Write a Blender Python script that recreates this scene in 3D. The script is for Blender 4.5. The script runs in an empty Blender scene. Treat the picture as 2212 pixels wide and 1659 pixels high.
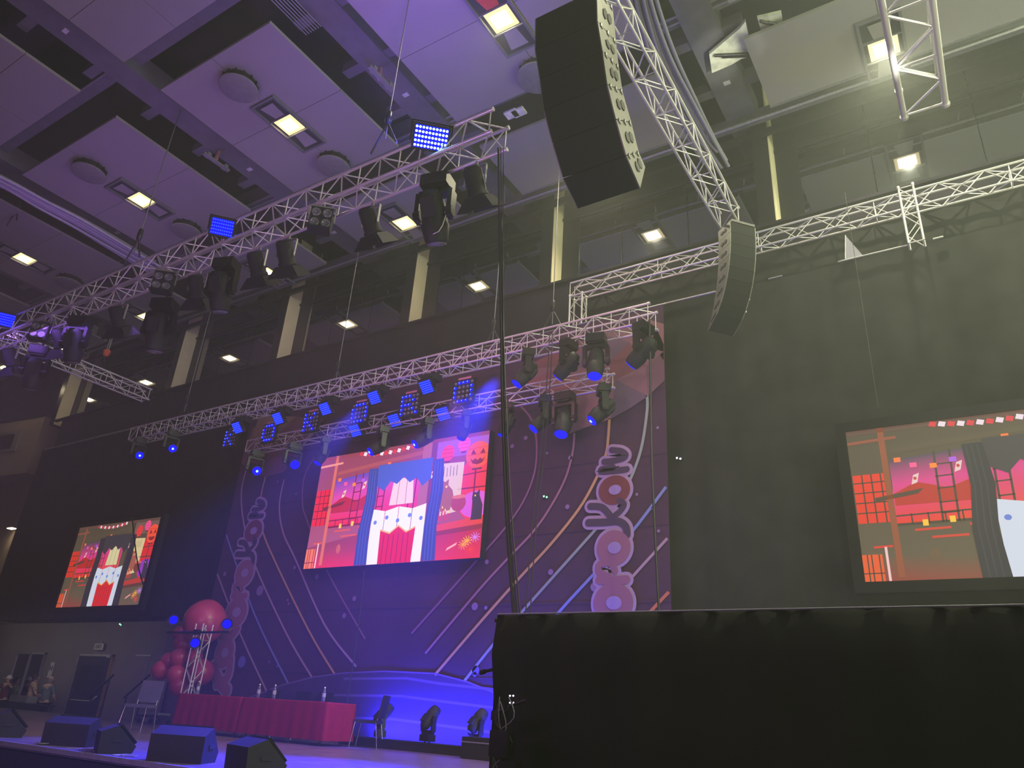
import bpy, bmesh, math, random
from mathutils import Vector, Matrix, geometry
random.seed(7)
PI = math.pi
SC = bpy.context.scene
COL = SC.collection

# ------------------------------------------------------------------ camera
CAM = Vector((0, 0, 1.3))
YAW, PITCH, ROLL, FPX = .587147, .42512, .067194, 1598.6
fw = Vector((-math.sin(YAW) * math.cos(PITCH), math.cos(YAW) * math.cos(PITCH), math.sin(PITCH)))
rt = Vector((math.cos(YAW), math.sin(YAW), 0))
up = rt.cross(fw)
r2 = rt * math.cos(ROLL) + up * math.sin(ROLL)
u2 = up * math.cos(ROLL) - rt * math.sin(ROLL)
cd = bpy.data.cameras.new('camera')
cam = bpy.data.objects.new('camera', cd)
COL.objects.link(cam)
m3 = Matrix((r2, u2, -fw)).transposed()
cam.matrix_world = Matrix.Translation(CAM) @ m3.to_4x4()
cd.sensor_fit = 'HORIZONTAL'
cd.sensor_width = 36
cd.lens = 36 * FPX / 2212
cd.clip_end = 300
SC.camera = cam


def A(x, y, X=None, Y=None, Z=None):
    """world point on a wall / ceiling plane seen at photo pixel x, y"""
    d = r2 * ((x - 1106) / FPX) - u2 * ((y - 829.5) / FPX) + fw
    if Y is not None:
        t = (Y - CAM.y) / d.y
    elif Z is not None:
        t = (Z - CAM.z) / d.z
    else:
        t = (X - CAM.x) / d.x
    return CAM + d * t


# ------------------------------------------------------------------ world, haze, exposure
SC.view_settings.view_transform = 'Standard'
SC.view_settings.look = 'None'
SC.view_settings.exposure = 0.0
SC.view_settings.gamma = 1.0
SC.view_settings.use_curve_mapping = False
w = bpy.data.worlds.new('world')
SC.world = w
w.use_nodes = True
nt = w.node_tree
nt.nodes.clear()
wo = nt.nodes.new('ShaderNodeOutputWorld')
bg = nt.nodes.new('ShaderNodeBackground')
bg.inputs[0].default_value = (.012, .012, .014, 1)
bg.inputs[1].default_value = 1
vs = nt.nodes.new('ShaderNodeVolumeScatter')
HAZE = .0055
vs.inputs['Color'].default_value = (.95, 1.0, .95, 1)
vs.inputs['Density'].default_value = HAZE
vs.inputs['Anisotropy'].default_value = .35
nt.links.new(bg.outputs[0], wo.inputs['Surface'])
nt.links.new(vs.outputs[0], wo.inputs['Volume'])
SC.cycles.volume_bounces = 0
SC.cycles.max_bounces = 5
SC.cycles.diffuse_bounces = 2
SC.cycles.glossy_bounces = 3
SC.cycles.transmission_bounces = 4
SC.cycles.transparent_max_bounces = 6
SC.cycles.sample_clamp_indirect = 3
SC.cycles.sample_clamp_direct = 12


def aim(o, tgt):
    o.rotation_euler = (Vector(tgt) - o.location).to_track_quat('-Z', 'Y').to_euler()


def area(name, loc, tgt, sx, sy, col, e):
    d = bpy.data.lights.new(name, 'AREA')
    d.shape = 'RECTANGLE'
    d.size = sx
    d.size_y = sy
    d.color = col
    d.energy = e
    o = bpy.data.objects.new(name, d)
    COL.objects.link(o)
    o.location = loc
    aim(o, tgt)
    return o


def spot(name, loc, tgt, ang, col, e, blend=.6, rad=.1):
    d = bpy.data.lights.new(name, 'SPOT')
    d.spot_size = math.radians(ang)
    d.spot_blend = blend
    d.shadow_soft_size = rad
    d.color = col
    d.energy = e
    o = bpy.data.objects.new(name, d)
    COL.objects.link(o)
    o.location = loc
    aim(o, tgt)
    return o


ZC = 13.58          # ceiling panel height
BLUE = (.03, .03, 1)
GREEN = (.86, 1, .62)
# house light of the hall to the right of and behind the viewer
area('house_light_right', (9, 6, 13.0), (0, 11, 9.5), 8, 5, GREEN, 2200)
for (x_, y_, e_) in ((0, 8.0, 1500), (0, 12.2, 2000), (-6.2, 8.0, 300), (-6.2, 12.2, 1000), (-12, 8.0, 40), (-12, 12.2, 90), (4.6, 12.2, 2000), (4.6, 8, 1500)):
    spot('ceiling_lamp_beam', (x_, y_, ZC - .12), (x_ - .3, y_ + .2, 0), 135, (1, .97, .66) if x_ > -3 else (1, .9, .6), e_, 1, .04)
area('house_light_behind', (4, -7, 12), (0, 8, 9), 12, 4, (1, .93, .7), 260)
area('house_bounce_right', (8, 9, 1.6), (3, 11, 13), 8, 7, (.95, 1, .66), 900)
# stage washes, added ceiling, haze and truss fills, foyer light
spot('wash_stage_front_blue', (-8.3, 11.9, 8.0), (-7.6, 6.7, .65), 30, BLUE, 42000, 1)
spot('wash_stage_left_blue', (-12.2, 11.9, 8.0), (-10.4, 6.0, .65), 28, BLUE, 15000, 1)
area('haze_fill_violet', (-15, 7.2, 8.6), (-17, 13.3, 5), 12, .3, (.34, .14, 1), 110)  # added area light tinting the haze at the left violet
spot('wash_stage_back_purple', (-9.5, 12.2, 8.0), (-8.8, 9.4, .65), 52, (.32, .1, 1), 3200, .8)
area('wash_backdrop_foot', (-9.0, 12.35, .86), (-8.9, 13.05, 1.6), 5.0, .1, BLUE, 560)
spot('wash_table_end_blue', (-8.5, 9.2, 6.5), (-10.6, 11.1, 1.1), 13, BLUE, 4500, .9)
spot('ceiling_fill_violet', (-6.6, 6.2, 9.7), (-6.3, 4.8, ZC), 125, (.42, .17, 1), 560, 1)  # added up-light for the violet patch on the ceiling
spot('ceiling_fill_blue', (-6.9, 6.75, 9.75), (-7.6, 6.8, ZC), 140, (.06, .04, 1), 420, 1)  # added up-light making a blue halo at the bright LED panel
area('ceiling_fill_purple', (-15, 7.3, 9.7), (-15, 7.2, ZC), 13, .5, (.46, .18, 1), 105)  # added upward strip, purple glow over the left ceiling
area('truss_fill_magenta', (-8, .5, 2.6), (-9.5, 7.5, 9.4), 7, 1, (.8, .36, 1), 300)  # added unseen fill on the audience side, lights the truss undersides
spot('added_board_spot', (1.5, 7, 7), (-2.6, 11.0, ZC), 9, (1, 1, .85), 2500, .8)  # added narrow spot brightening the pale ceiling board
area('pink_stage_glow', (-9, 9.0, 8.3), (-9.5, 13, 4.5), 7, .8, (1, .34, .5), 95)
area('foyer_light_left', (-27, 12.4, 3.2), (-27, 14.5, 1.3), 9, .3, (1, .9, .68), 17)


# ------------------------------------------------------------------ materials
def mat(name, col, rough=.6, metal=0., bump=0., scale=8., var=.12, spec=.5, emit=None, est=0.):
    m = bpy.data.materials.new(name)
    m.use_nodes = True
    t = m.node_tree
    b = t.nodes['Principled BSDF']
    b.inputs['Roughness'].default_value = rough
    b.inputs['Metallic'].default_value = metal
    b.inputs['Specular IOR Level'].default_value = spec
    tc = t.nodes.new('ShaderNodeTexCoord')
    n = t.nodes.new('ShaderNodeTexNoise')
    n.inputs['Scale'].default_value = scale
    n.inputs['Detail'].default_value = 3
    t.links.new(tc.outputs['Object'], n.inputs['Vector'])
    r = t.nodes.new('ShaderNodeValToRGB')
    r.color_ramp.elements[0].position = .3
    r.color_ramp.elements[1].position = .7
    r.color_ramp.elements[0].color = (*[c * (1 - var) for c in col], 1)
    r.color_ramp.elements[1].color = (*[min(1, c * (1 + var)) for c in col], 1)
    t.links.new(n.outputs[0], r.inputs[0])
    t.links.new(r.outputs[0], b.inputs['Base Color'])
    if bump:
        bp = t.nodes.new('ShaderNodeBump')
        bp.inputs['Strength'].default_value = bump
        t.links.new(n.outputs[0], bp.inputs['Height'])
        t.links.new(bp.outputs[0], b.inputs['Normal'])
    if emit:
        b.inputs['Emission Color'].default_value = (*emit, 1)
        b.inputs['Emission Strength'].default_value = est
    return m


def emat(name, col, st):
    m = bpy.data.materials.new(name)
    m.use_nodes = True
    t = m.node_tree
    t.nodes.clear()
    o = t.nodes.new('ShaderNodeOutputMaterial')
    e = t.nodes.new('ShaderNodeEmission')
    e.inputs[0].default_value = (*col, 1)
    e.inputs[1].default_value = st
    t.links.new(e.outputs[0], o.inputs[0])
    return m


def cmat(name, emission=0.):
    """material coloured by the printed artwork's colour attribute"""
    m = bpy.data.materials.new(name)
    m.use_nodes = True
    t = m.node_tree
    a = t.nodes.new('ShaderNodeVertexColor')
    a.layer_name = 'col'
    b = t.nodes['Principled BSDF']
    if emission:
        b.inputs['Base Color'].default_value = (.01, .01, .01, 1)
        b.inputs['Roughness'].default_value = .6
        t.links.new(a.outputs[0], b.inputs['Emission Color'])
        b.inputs['Emission Strength'].default_value = emission
    else:
        b.inputs['Roughness'].default_value = .75
        b.inputs['Specular IOR Level'].default_value = .15
        t.links.new(a.outputs[0], b.inputs['Base Color'])
    return m


M = dict(
    alu=mat('brushed_aluminium', (.78, .76, .74), .34, .6, scale=20, var=.1),
    alu_dim=mat('dull_aluminium', (.42, .42, .42), .45, .8, scale=20),
    steel=mat('steel_wire', (.3, .3, .32), .4, .8),
    black=mat('black_plastic', (.016, .016, .02), .6, scale=30, spec=.3),
    blackm=mat('black_metal', (.012, .012, .015), .3, .2, scale=20),
    grille=mat('speaker_grille', (.012, .013, .013), .8, 0, scale=120, bump=.3, spec=.12),
    plate=mat('grey_rigging_plate', (.12, .12, .105), .5, .4, scale=6),
    slot=mat('dark_slot', (.01, .01, .01), .7),
    drape=mat('black_molton_drape', (.021, .021, .021), .95, scale=2, var=.25, spec=.1),
    drape_l=mat('black_stage_wall', (.014, .012, .02), .9, scale=1.5, var=.25, spec=.1),
    panel=mat('ceiling_panel_paint', (.27, .26, .24), .7, scale=.6, var=.06),
    disc=mat('air_outlet_paint', (.17, .165, .155), .7),
    void=mat('dark_ceiling_void', (.035, .036, .042), .9, scale=2),
    beam=mat('painted_steel_beam', (.13, .13, .14), .6, scale=3),
    duct=mat('galvanised_duct', (.28, .29, .28), .45, .5, scale=2),
    cream=mat('cream_column_paint', (.68, .6, .4), .7, scale=2, var=.05),
    greyw=mat('grey_wall_paint', (.2, .19, .17), .8, scale=1.5, var=.07),
    tan=mat('tan_wall_paint', (.28, .22, .17), .8, scale=1, var=.06),
    stage=mat('stage_floor_vinyl', (.12, .095, .12), .33, scale=5, var=.25, spec=.5),
    skirt=mat('stage_skirt', (.01, .01, .012), .9),
    redc=mat('red_tablecloth', (.26, .006, .015), .8, scale=10, var=.1, spec=.2),
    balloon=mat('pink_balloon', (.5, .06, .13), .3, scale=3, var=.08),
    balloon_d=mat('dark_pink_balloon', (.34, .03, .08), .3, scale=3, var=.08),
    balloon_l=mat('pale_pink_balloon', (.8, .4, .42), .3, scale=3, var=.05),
    chairm=mat('chair_upholstery', (.09, .08, .16), .8, scale=30),
    chrome=mat('chrome', (.7, .7, .7), .15, 1),
    cable=mat('grey_cable', (.22, .21, .27), .5, scale=40),
    cableb=mat('black_cable', (.02, .02, .02), .5),
    skin=mat('skin', (.5, .33, .25), .6),
    hair=mat('dark_hair', (.03, .02, .02), .7),
    teal=mat('grey_teal_shirt', (.13, .17, .19), .85),
    tanp=mat('tan_patterned_shirt', (.4, .28, .18), .85, scale=25, var=.5),
    maroon=mat('maroon_top', (.12, .02, .03), .85),
    white=mat('white_fabric', (.6, .6, .55), .8),
    greenp=mat('green_white_cloth', (.25, .4, .2), .8, scale=18, var=.7),
    doorm=mat('dark_door', (.03, .025, .03), .3, scale=3),
    signw=mat('white_sign', (.6, .6, .58), .6),
    gold=mat('brass_edge', (.6, .42, .16), .35, .8),
    orange=mat('orange_hook', (.75, .12, .04), .5),
    lens=mat('unlit_lens', (.16, .16, .18), .12, .3),
    red=mat('red_film', (.55, .06, .05), .5),
    pinkc=mat('pink_clamp', (.6, .25, .3), .5),
    petg=mat('clear_bottle', (.5, .55, .8), .08, .0, spec=.8),
    flare=mat('crumpled_white_board', (.75, .78, .6), .8, scale=5, bump=1., var=.25),
    lamp=emat('house_lamp_glow', (1, .84, .5), 40),
    lampr=emat('house_lamp_halo', (1, .78, .36), 1.6),
    lampc=emat('house_lamp_glow_cool', (1, .95, .68), 60),
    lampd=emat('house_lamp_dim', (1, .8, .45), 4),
    blue=emat('blue_led', (.0, .0, 1), 7),
    blued=emat('deep_blue_led', (.0, .0, 1), 2.2),
    bluec=emat('blue_led_core', (.12, .3, 1), 6),
    blueh=emat('bright_blue_led', (.35, .75, 1), 9),
    bluem=emat('mid_blue_led', (.015, .05, 1), 3),
    bluebk=emat('blue_led_glow_plate', (0, 0, 1), 1.1),
    green=emat('green_indicator', (.25, 1, .4), 3),
    whiteled=emat('white_indicator', (.8, .8, 1), 2),
)
g = M['petg'].node_tree.nodes['Principled BSDF']
g.inputs['Transmission Weight'].default_value = .85
# mirror-like dark window glass
gl = bpy.data.materials.new('dark_reflecting_glass')
gl.use_nodes = True
b = gl.node_tree.nodes['Principled BSDF']
b.inputs['Base Color'].default_value = (.30, .31, .34, 1)
b.inputs['Metallic'].default_value = 1
b.inputs['Roughness'].default_value = .035
M['glass'] = gl
# corrugated drape relief
for k in ('drape', 'drape_l'):
    t = M[k].node_tree
    wv = t.nodes.new('ShaderNodeTexWave')
    wv.inputs['Scale'].default_value = 1.3
    wv.inputs['Distortion'].default_value = 1.5
    tc = t.nodes.new('ShaderNodeTexCoord')
    t.links.new(tc.outputs['Object'], wv.inputs[0])
    bp = t.nodes.new('ShaderNodeBump')
    bp.inputs['Strength'].default_value = .06
    bp.inputs['Distance'].default_value = .03
    t.links.new(wv.outputs[0], bp.inputs['Height'])
    t.links.new(bp.outputs[0], t.nodes['Principled BSDF'].inputs['Normal'])


# ------------------------------------------------------------------ object helpers
def link(o, parent=None):
    COL.objects.link(o)
    if parent:
        o.parent = parent
    return o


def tag(o, label=None, cat=None, group=None, kind=None):
    if label:
        o['label'] = label
    if cat:
        o['category'] = cat
    if group:
        o['group'] = group
    if kind:
        o['kind'] = kind
    return o


def thing(name, label, cat, loc=(0, 0, 0), rot=(0, 0, 0), group=None):
    o = bpy.data.objects.new(name, None)
    o.empty_display_size = .2
    link(o)
    o.location = loc
    o.rotation_euler = rot
    return tag(o, label, cat, group)


class MB:
    def __init__(s):
        s.v, s.f, s.sm = [], [], []

    def add(s, vs, fs, smooth=False):
        n = len(s.v)
        s.v += [tuple(v) for v in vs]
        for f in fs:
            s.f.append([i + n for i in f])
            s.sm.append(smooth)
        return s

    def box(s, c, size, R=None):
        hx, hy, hz = size[0] / 2, size[1] / 2, size[2] / 2
        vs = [Vector((x, y, z)) for x in (-hx, hx) for y in (-hy, hy) for z in (-hz, hz)]
        if R:
            vs = [R @ v for v in vs]
        c = Vector(c)
        return s.add([v + c for v in vs], [(0, 1, 3, 2), (4, 6, 7, 5), (0, 4, 5, 1), (2, 3, 7, 6), (0, 2, 6, 4), (1, 5, 7, 3)])

    def box2(s, a, b):
        return s.box([(a[i] + b[i]) / 2 for i in range(3)], [abs(b[i] - a[i]) for i in range(3)])

    def tube(s, p, q, r, n=8, r2=None, cap=True):
        p, q = Vector(p), Vector(q)
        r2 = r if r2 is None else r2
        d = (q - p)
        R = d.to_track_quat('Z', 'Y').to_matrix()
        vs = []
        for (c, rr) in ((p, r), (q, r2)):
            for k in range(n):
                a = 2 * PI * k / n
                vs.append(c + R @ Vector((math.cos(a) * rr, math.sin(a) * rr, 0)))
        s.add(vs, [(k, (k + 1) % n, n + (k + 1) % n, n + k) for k in range(n)], True)
        if cap:
            s.add(vs[:n], [tuple(reversed(range(n)))])
            s.add(vs[n:], [tuple(range(n))])
        return s

    def path(s, pts, r, n=6):
        for a, b in zip(pts, pts[1:]):
            s.tube(a, b, r, n)
        return s

    def lathe(s, prof, c=(0, 0, 0), n=16, R=None):
        c = Vector(c)
        vs = []
        for (r, z) in prof:
            for k in range(n):
                a = 2 * PI * k / n
                v = Vector((r * math.cos(a), r * math.sin(a), z))
                vs.append(c + (R @ v if R else v))
        fs = []
        for i in range(len(prof) - 1):
            for k in range(n):
                fs.append((i * n + k, i * n + (k + 1) % n, (i + 1) * n + (k + 1) % n, (i + 1) * n + k))
        return s.add(vs, fs, True)

    def prism(s, poly, d, top=None):
        """poly: 3D points, d: extrusion vector"""
        n = len(poly)
        P = [Vector(p) for p in poly]
        Q = [p + Vector(d) for p in P]
        return s.add(P + Q, [tuple(range(n)), tuple(reversed(range(n, 2 * n)))] + [(k, n + k, n + (k + 1) % n, (k + 1) % n) for k in range(n)])

    def mesh(s, name):
        me = bpy.data.meshes.new(name)
        me.from_pydata(s.v, [], s.f)
        me.polygons.foreach_set('use_smooth', s.sm)
        me.update()
        bm = bmesh.new()
        bm.from_mesh(me)
        bmesh.ops.recalc_face_normals(bm, faces=bm.faces)
        bm.to_mesh(me)
        bm.free()
        return me

    def build(s, name, m, parent=None, label=None):
        me = s.mesh(name)
        me.materials.append(M[m] if isinstance(m, str) else m)
        o = link(bpy.data.objects.new(name, me), parent)
        if label:
            o['label'] = label
        return o


_unit = {}


def rod(name, p, q, r, m, parent=None, n=6):
    """one tube as an object of its own, mesh shared by all tubes of that material"""
    key = (m, n)
    if key not in _unit:
        me = MB().tube((0, 0, 0), (0, 0, 1), 1, n).mesh('unit_tube')
        me.materials.append(M[m])
        _unit[key] = me
    o = link(bpy.data.objects.new(name, _unit[key]), parent)
    p, q = Vector(p), Vector(q)
    d = q - p
    o.matrix_local = Matrix.Translation(p) @ d.to_track_quat('Z', 'Y').to_matrix().to_4x4() @ Matrix.Diagonal((r, r, d.length, 1))
    return o


_cache = {}


def shared(key, fn, m):
    if (key, m) not in _cache:
        me = fn().mesh(key)
        me.materials.append(M[m])
        _cache[(key, m)] = me
    return _cache[(key, m)]


def inst(name, key, fn, m, parent, loc=(0, 0, 0), rot=(0, 0, 0), sc=None):
    o = link(bpy.data.objects.new(name, shared(key, fn, m)), parent)
    o.location = loc
    o.rotation_euler = rot
    if sc:
        o.scale = sc
    return o


class Canvas:
    """flat artwork: coloured polygons laid on a plane, one mesh with a colour attribute"""

    def __init__(s, o, ux, uy, n):
        s.o, s.ux, s.uy, s.n = Vector(o), Vector(ux), Vector(uy), Vector(n)
        s.v, s.f, s.c = [], [], []
        s.clip = None
        s.step = .0008

    def P(s, p, lay):
        return s.o + s.ux * p[0] + s.uy * p[1] + s.n * (lay * s.step)

    def poly(s, pts, col, lay=0):
        cols = col if isinstance(col[0], (tuple, list)) else [col] * len(pts)
        if s.clip:
            w = [(p[0], p[1], *q) for p, q in zip(pts, cols)]
            for ax, lim, sg in ((0, 0, 1), (0, s.clip[0], -1), (1, 0, 1), (1, s.clip[1], -1)):
                o = []
                for i, a in enumerate(w):
                    b = w[i - 1]
                    ia, ib = (a[ax] - lim) * sg >= 0, (b[ax] - lim) * sg >= 0
                    if ia != ib:
                        t = (lim - b[ax]) / (a[ax] - b[ax])
                        o.append(tuple(b[k] + (a[k] - b[k]) * t for k in range(5)))
                    if ia:
                        o.append(a)
                w = o
                if len(w) < 3:
                    return
            pts, cols = [p[:2] for p in w], [p[2:] for p in w]
        tris = geometry.tessellate_polygon([[Vector((p[0], p[1], 0)) for p in pts]]) if len(pts) > 4 else ([(0, 1, 2)] if len(pts) == 3 else [(0, 1, 2), (0, 2, 3)])
        n0 = len(s.v)
        s.v += [s.P(p, lay) for p in pts]
        for t in tris:
            s.f.append([n0 + i for i in t])
            s.c += [cols[i] for i in t]

    def rect(s, x0, y0, x1, y1, col, lay=0, col2=None):
        c = col if col2 is None else [col, col, col2, col2]
        s.poly([(x0, y0), (x1, y0), (x1, y1), (x0, y1)], c, lay)

    def disc(s, cx, cy, rx, ry, col, lay=0, n=20, a0=0, a1=2 * PI, col2=None):
        for k in range(n):
            a, b = a0 + (a1 - a0) * k / n, a0 + (a1 - a0) * (k + 1) / n
            c = [col2 or col, col, col]
            s.poly([(cx, cy), (cx + rx * math.cos(a), cy + ry * math.sin(a)), (cx + rx * math.cos(b), cy + ry * math.sin(b))], c, lay)

    def line(s, pts, w, col, lay=0, caps=False):
        """mitred strip without overlapping faces, optional half-round ends"""
        pts = [p for i, p in enumerate(pts) if i == 0 or math.hypot(p[0] - pts[i - 1][0], p[1] - pts[i - 1][1]) > 1e-4]
        n = len(pts)
        if n < 2:
            return
        L, R = [], []
        for i in range(n):
            a, b = pts[max(0, i - 1)], pts[min(n - 1, i + 1)]
            dx, dy = b[0] - a[0], b[1] - a[1]
            l = math.hypot(dx, dy) or 1
            nx, ny = -dy / l * w / 2, dx / l * w / 2
            L.append((pts[i][0] + nx, pts[i][1] + ny))
            R.append((pts[i][0] - nx, pts[i][1] - ny))
        for i in range(n - 1):
            s.poly([L[i], R[i], R[i + 1], L[i + 1]], col, lay)
        if caps:
            for p, q in ((pts[0], pts[1]), (pts[-1], pts[-2])):
                a0 = math.atan2(p[1] - q[1], p[0] - q[0]) - PI / 2
                s.disc(p[0], p[1], w / 2, w / 2, col, lay, 10, a0, a0 + PI)

    def build(s, name, m, parent=None):
        me = bpy.data.meshes.new(name)
        me.from_pydata([tuple(v) for v in s.v], [], s.f)
        ca = me.color_attributes.new('col', 'FLOAT_COLOR', 'CORNER')
        # corner order follows the triangles
        ca.data.foreach_set('color', [x for c in s.c for x in (c[0], c[1], c[2], 1)])
        me.materials.append(m)
        me.update()
        return link(bpy.data.objects.new(name, me), parent)


def lin(r, g, b):
    f = lambda c: ((c / 255 + .055) / 1.055) ** 2.4 if c > 10 else c / 255 / 12.92
    return (f(r), f(g), f(b))


def smooth(pts, k=5):
    """Catmull-Rom through points"""
    P = [pts[0]] + list(pts) + [pts[-1]]
    out = []
    for i in range(1, len(P) - 2):
        for j in range(k):
            t = j / k
            out.append(tuple(.5 * ((2 * P[i][d]) + (-P[i - 1][d] + P[i + 1][d]) * t + (2 * P[i - 1][d] - 5 * P[i][d] + 4 * P[i + 1][d] - P[i + 2][d]) * t * t + (-P[i - 1][d] + 3 * P[i][d] - 3 * P[i + 1][d] + P[i + 2][d]) * t ** 3) for d in range(len(P[0]))))
    out.append(tuple(pts[-1]))
    return out


# ================================================================== SETTING
def structure(name, mb, m, parent=None):
    o = mb.build(name, m, parent)
    o['kind'] = 'structure'
    return o


structure('floor', MB().box2((-45, -12, -.1), (12, 20, 0)), 'stage')
YG = 14.0
SILL = 11.15
# ---- ceiling: dark void, beams, panels
ceil = structure('ceiling', MB().box2((-46, -12, ZC + 2.2), (14, YG + .4, ZC + 2.5)), 'void')
XP = [(-31.6, -27.3), (-25.6, -21.6), (-19.85, -15.55), (-13.83, -10.25), (-8.53, -3.75), (-2.3, 2.3), (4, 8.5)]
YP = [(-2.0, 1.9), (2.6, 5.0), (5.87, 9.83), (10.75, 12.68)]
for (xa, xb) in XP:
    for (ya, yb) in YP:
        nx = 2
        for i in range(nx):
            xm0 = xa + (xb - xa) * i / nx + (.006 if i else 0)
            xm1 = xa + (xb - xa) * (i + 1) / nx - (.006 if i < nx - 1 else 0)
            ny = 2 if yb - ya > 2.2 else 1
            for j in range(ny):
                y0 = ya + (yb - ya) * j / ny + (.006 if j else 0)
                y1 = ya + (yb - ya) * (j + 1) / ny - (.006 if j < ny - 1 else 0)
                MB().box2((xm0, y0, ZC), (xm1, y1, ZC + .07)).build('ceiling_panel', 'panel', ceil)
# long beams inside the open strips, with cross brackets
for i in range(len(XP) - 1):
    xa, xb = XP[i][1], XP[i + 1][0]
    xm = (xa + xb) / 2
    MB().box2((xm - .33, -8, ZC + .45), (xm + .33, YG, ZC + 1.0)).build('beam', 'beam', ceil)
    y = 2.0
    while y < 13.5:
        MB().box2((xa, y, ZC + .5), (xb, y + .22, ZC + .75)).build('bracket', 'beam', ceil)
        y += 1.45
    for y in (4.0, 8.9, 12.0):
        MB().box2((xm - .05, y, ZC + .43), (xm + .09, y + .1, ZC + .455)).build('label_plate', 'signw', ceil)
for y in (5.4, 10.3):
    MB().box2((-32, y - .14, ZC + .7), (9, y + .14, ZC + 1.25)).build('cross_beam', 'beam', ceil)
for y in (10.05, 10.2, 5.2):
    MB().tube((-30, y, ZC + .55), (8, y, ZC + .55), .035).build('conduit', 'duct', ceil)
for k in range(7):
    MB().tube((-10.05 + .07 * k, -2, ZC + .3), (-10.05 + .07 * k, 6.6, ZC + .3), .012).build('conduit', 'duct', ceil)
# panel edge profiles of the last row (pale rails)
for (xa, xb) in XP:
    MB().box2((xa, 12.68, ZC - .02), (xb, 12.73, ZC + .1)).build('edge_profile', 'alu_dim', ceil)
rail = MB().tube((-31, 12.95, ZC + .02), (9, 12.95, ZC + .02), .045)
rail.build('rail', 'alu_dim', ceil)
MB().tube((-31, 13.3, ZC + .3), (9, 13.3, ZC + .3), .03).build('rail', 'alu_dim', ceil)
MB().box2((-31, 13.15, ZC + .2), (9, 13.3, ZC + .5)).build('beam', 'beam', ceil)
x = -30
while x < 8:
    MB().tube((x, 12.95, ZC + .02), (x + .12, 13.3, ZC + .32), .018).build('hanger', 'alu_dim', ceil)
    x += 1.15

# ---- back wall: dark lower band, glazing above, columns
wb = structure('wall_back', MB().box2((A(138, 900, Y=13.5).x, 13.5, 3.4), (12, 14.3, SILL)), 'drape_l')
structure('trim_1', MB().box2((-31, 13.44, SILL - .03), (12, 13.56, SILL + .04)), 'drape_l')
colx = [-31.1, -23.44, -17.97, -12.58, -8.02, -2.56, 3.6, 9.5]
w1 = bpy.data.objects.new('window_1', None)
link(w1)
w1['kind'] = 'structure'
for a, b_ in zip(colx, colx[1:]):
    nseg = 3
    for k in range(nseg):
        x0 = a + (b_ - .4 - a) * k / nseg
        x1 = a + (b_ - .4 - a) * (k + 1) / nseg
        MB().box2((x0 + .01, YG, SILL), (x1 - .01, YG + .03, 13.4)).build('pane', 'glass', w1)
        MB().box2((x0 + .01, YG, 13.45), (x1 - .01, YG + .03, 16)).build('pane', 'glass', w1)
    MB().box2((a, YG - .06, 13.38), (b_ - .4, YG + .02, 13.47)).build('mullion_or_mask', 'blackm', w1)
for x in colx:
    MB().box2((x, YG - .012, SILL), (x + .5, YG - .002, 16)).build('mullion_or_mask', 'blackm', w1)  # added matte strip hiding the column's mirror image in the glass
    c = MB().box2((x - .36, 13.5, SILL - .1), (x - .02, YG + .1, 16)).build('column_core', 'blackm', w1)
    MB().box2((x - .02, 13.51, SILL - .1), (x, YG + .05, 16)).build('column_face', 'cream', w1)
MB().box2((-31, 13.36, 13.5), (9.5, 13.46, 13.66)).build('rail', 'blackm', w1)
# ---- lower wall with doors behind the stage's left end
YD = 14.5
structure('wall_back_lower', MB().box2((-46, YD, 0), (-14, YD + .2, 4)), 'greyw')
structure('trim_2', MB().box2((-46, 13.55, 3.42), (-14, YD, 3.6)), 'greyw')
# ---- left end of the hall
lx = A(95, 975, Y=13.4).x
structure('wall_left', MB().box2((-46, -12, 0), (-45.6, 18, 16)), 'tan')
# balcony block with window, left edge of the picture
pa, pb = A(-260, 872, Y=12.2), A(99, 899, Y=13.9)
pc, pd = A(-260, 985, Y=12.2), A(72, 1018, Y=13.9)
bal = thing('balcony', 'tan upper balcony block with a dark window at the far left', 'balcony', (0, 0, 0))
nrm = (pb - pa).cross(Vector((0, 0, 1))).normalized()
if nrm.y < 0:
    nrm = -nrm
P0, P1 = Vector(pa), Vector(pb)
z0, z1 = pd.z, pb.z
MB().prism([(pa.x, pa.y, z0), (pb.x, pb.y, z0), (pb.x, pb.y, z1), (pa.x, pa.y, z1)], nrm * 1.6).build('block', 'tan', bal)
wa, wb2 = pa.lerp(pb, .05), pa.lerp(pb, .915)
zz0, zz1 = z0 + (z1 - z0) * .42, z0 + (z1 - z0) * .8
MB().prism([(wa.x, wa.y, zz0), (wb2.x, wb2.y, zz0), (wb2.x, wb2.y, zz1), (wa.x, wa.y, zz1)], -nrm * .06).build('window_frame', 'greyw', bal)
wa, wb2 = pa.lerp(pb, .08), pa.lerp(pb, .89)
MB().prism([(wa.x, wa.y, zz0 + .15), (wb2.x, wb2.y, zz0 + .15), (wb2.x, wb2.y, zz1 - .15), (wa.x, wa.y, zz1 - .15)], -nrm * .09).build('window_pane', 'doorm', bal)
MB().prism([(pa.x, pa.y, z1 + .02), (pb.x, pb.y, z1 + .02), (pb.x, pb.y, z1 + .1), (pa.x, pa.y, z1 + .1)], -nrm * .05).build('rail', 'blackm', bal)
structure('wall_left_return', MB().box2((-44, 14.6, 0), (lx, 14.8, z0)), 'tan')
structure('wall_left_upper', MB().box2((-44, 15.4, z0), (lx - .2, 15.6, 16)), 'beam')

# ---- stage
stg = thing('stage', 'low black stage platform with a dark wooden-look floor', 'stage', (-16, 5.5, 0))


def onst(mb, name, m):
    o = mb.build(name, m, stg)
    o.location = (16, -5.5, 0)
    return o


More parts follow.
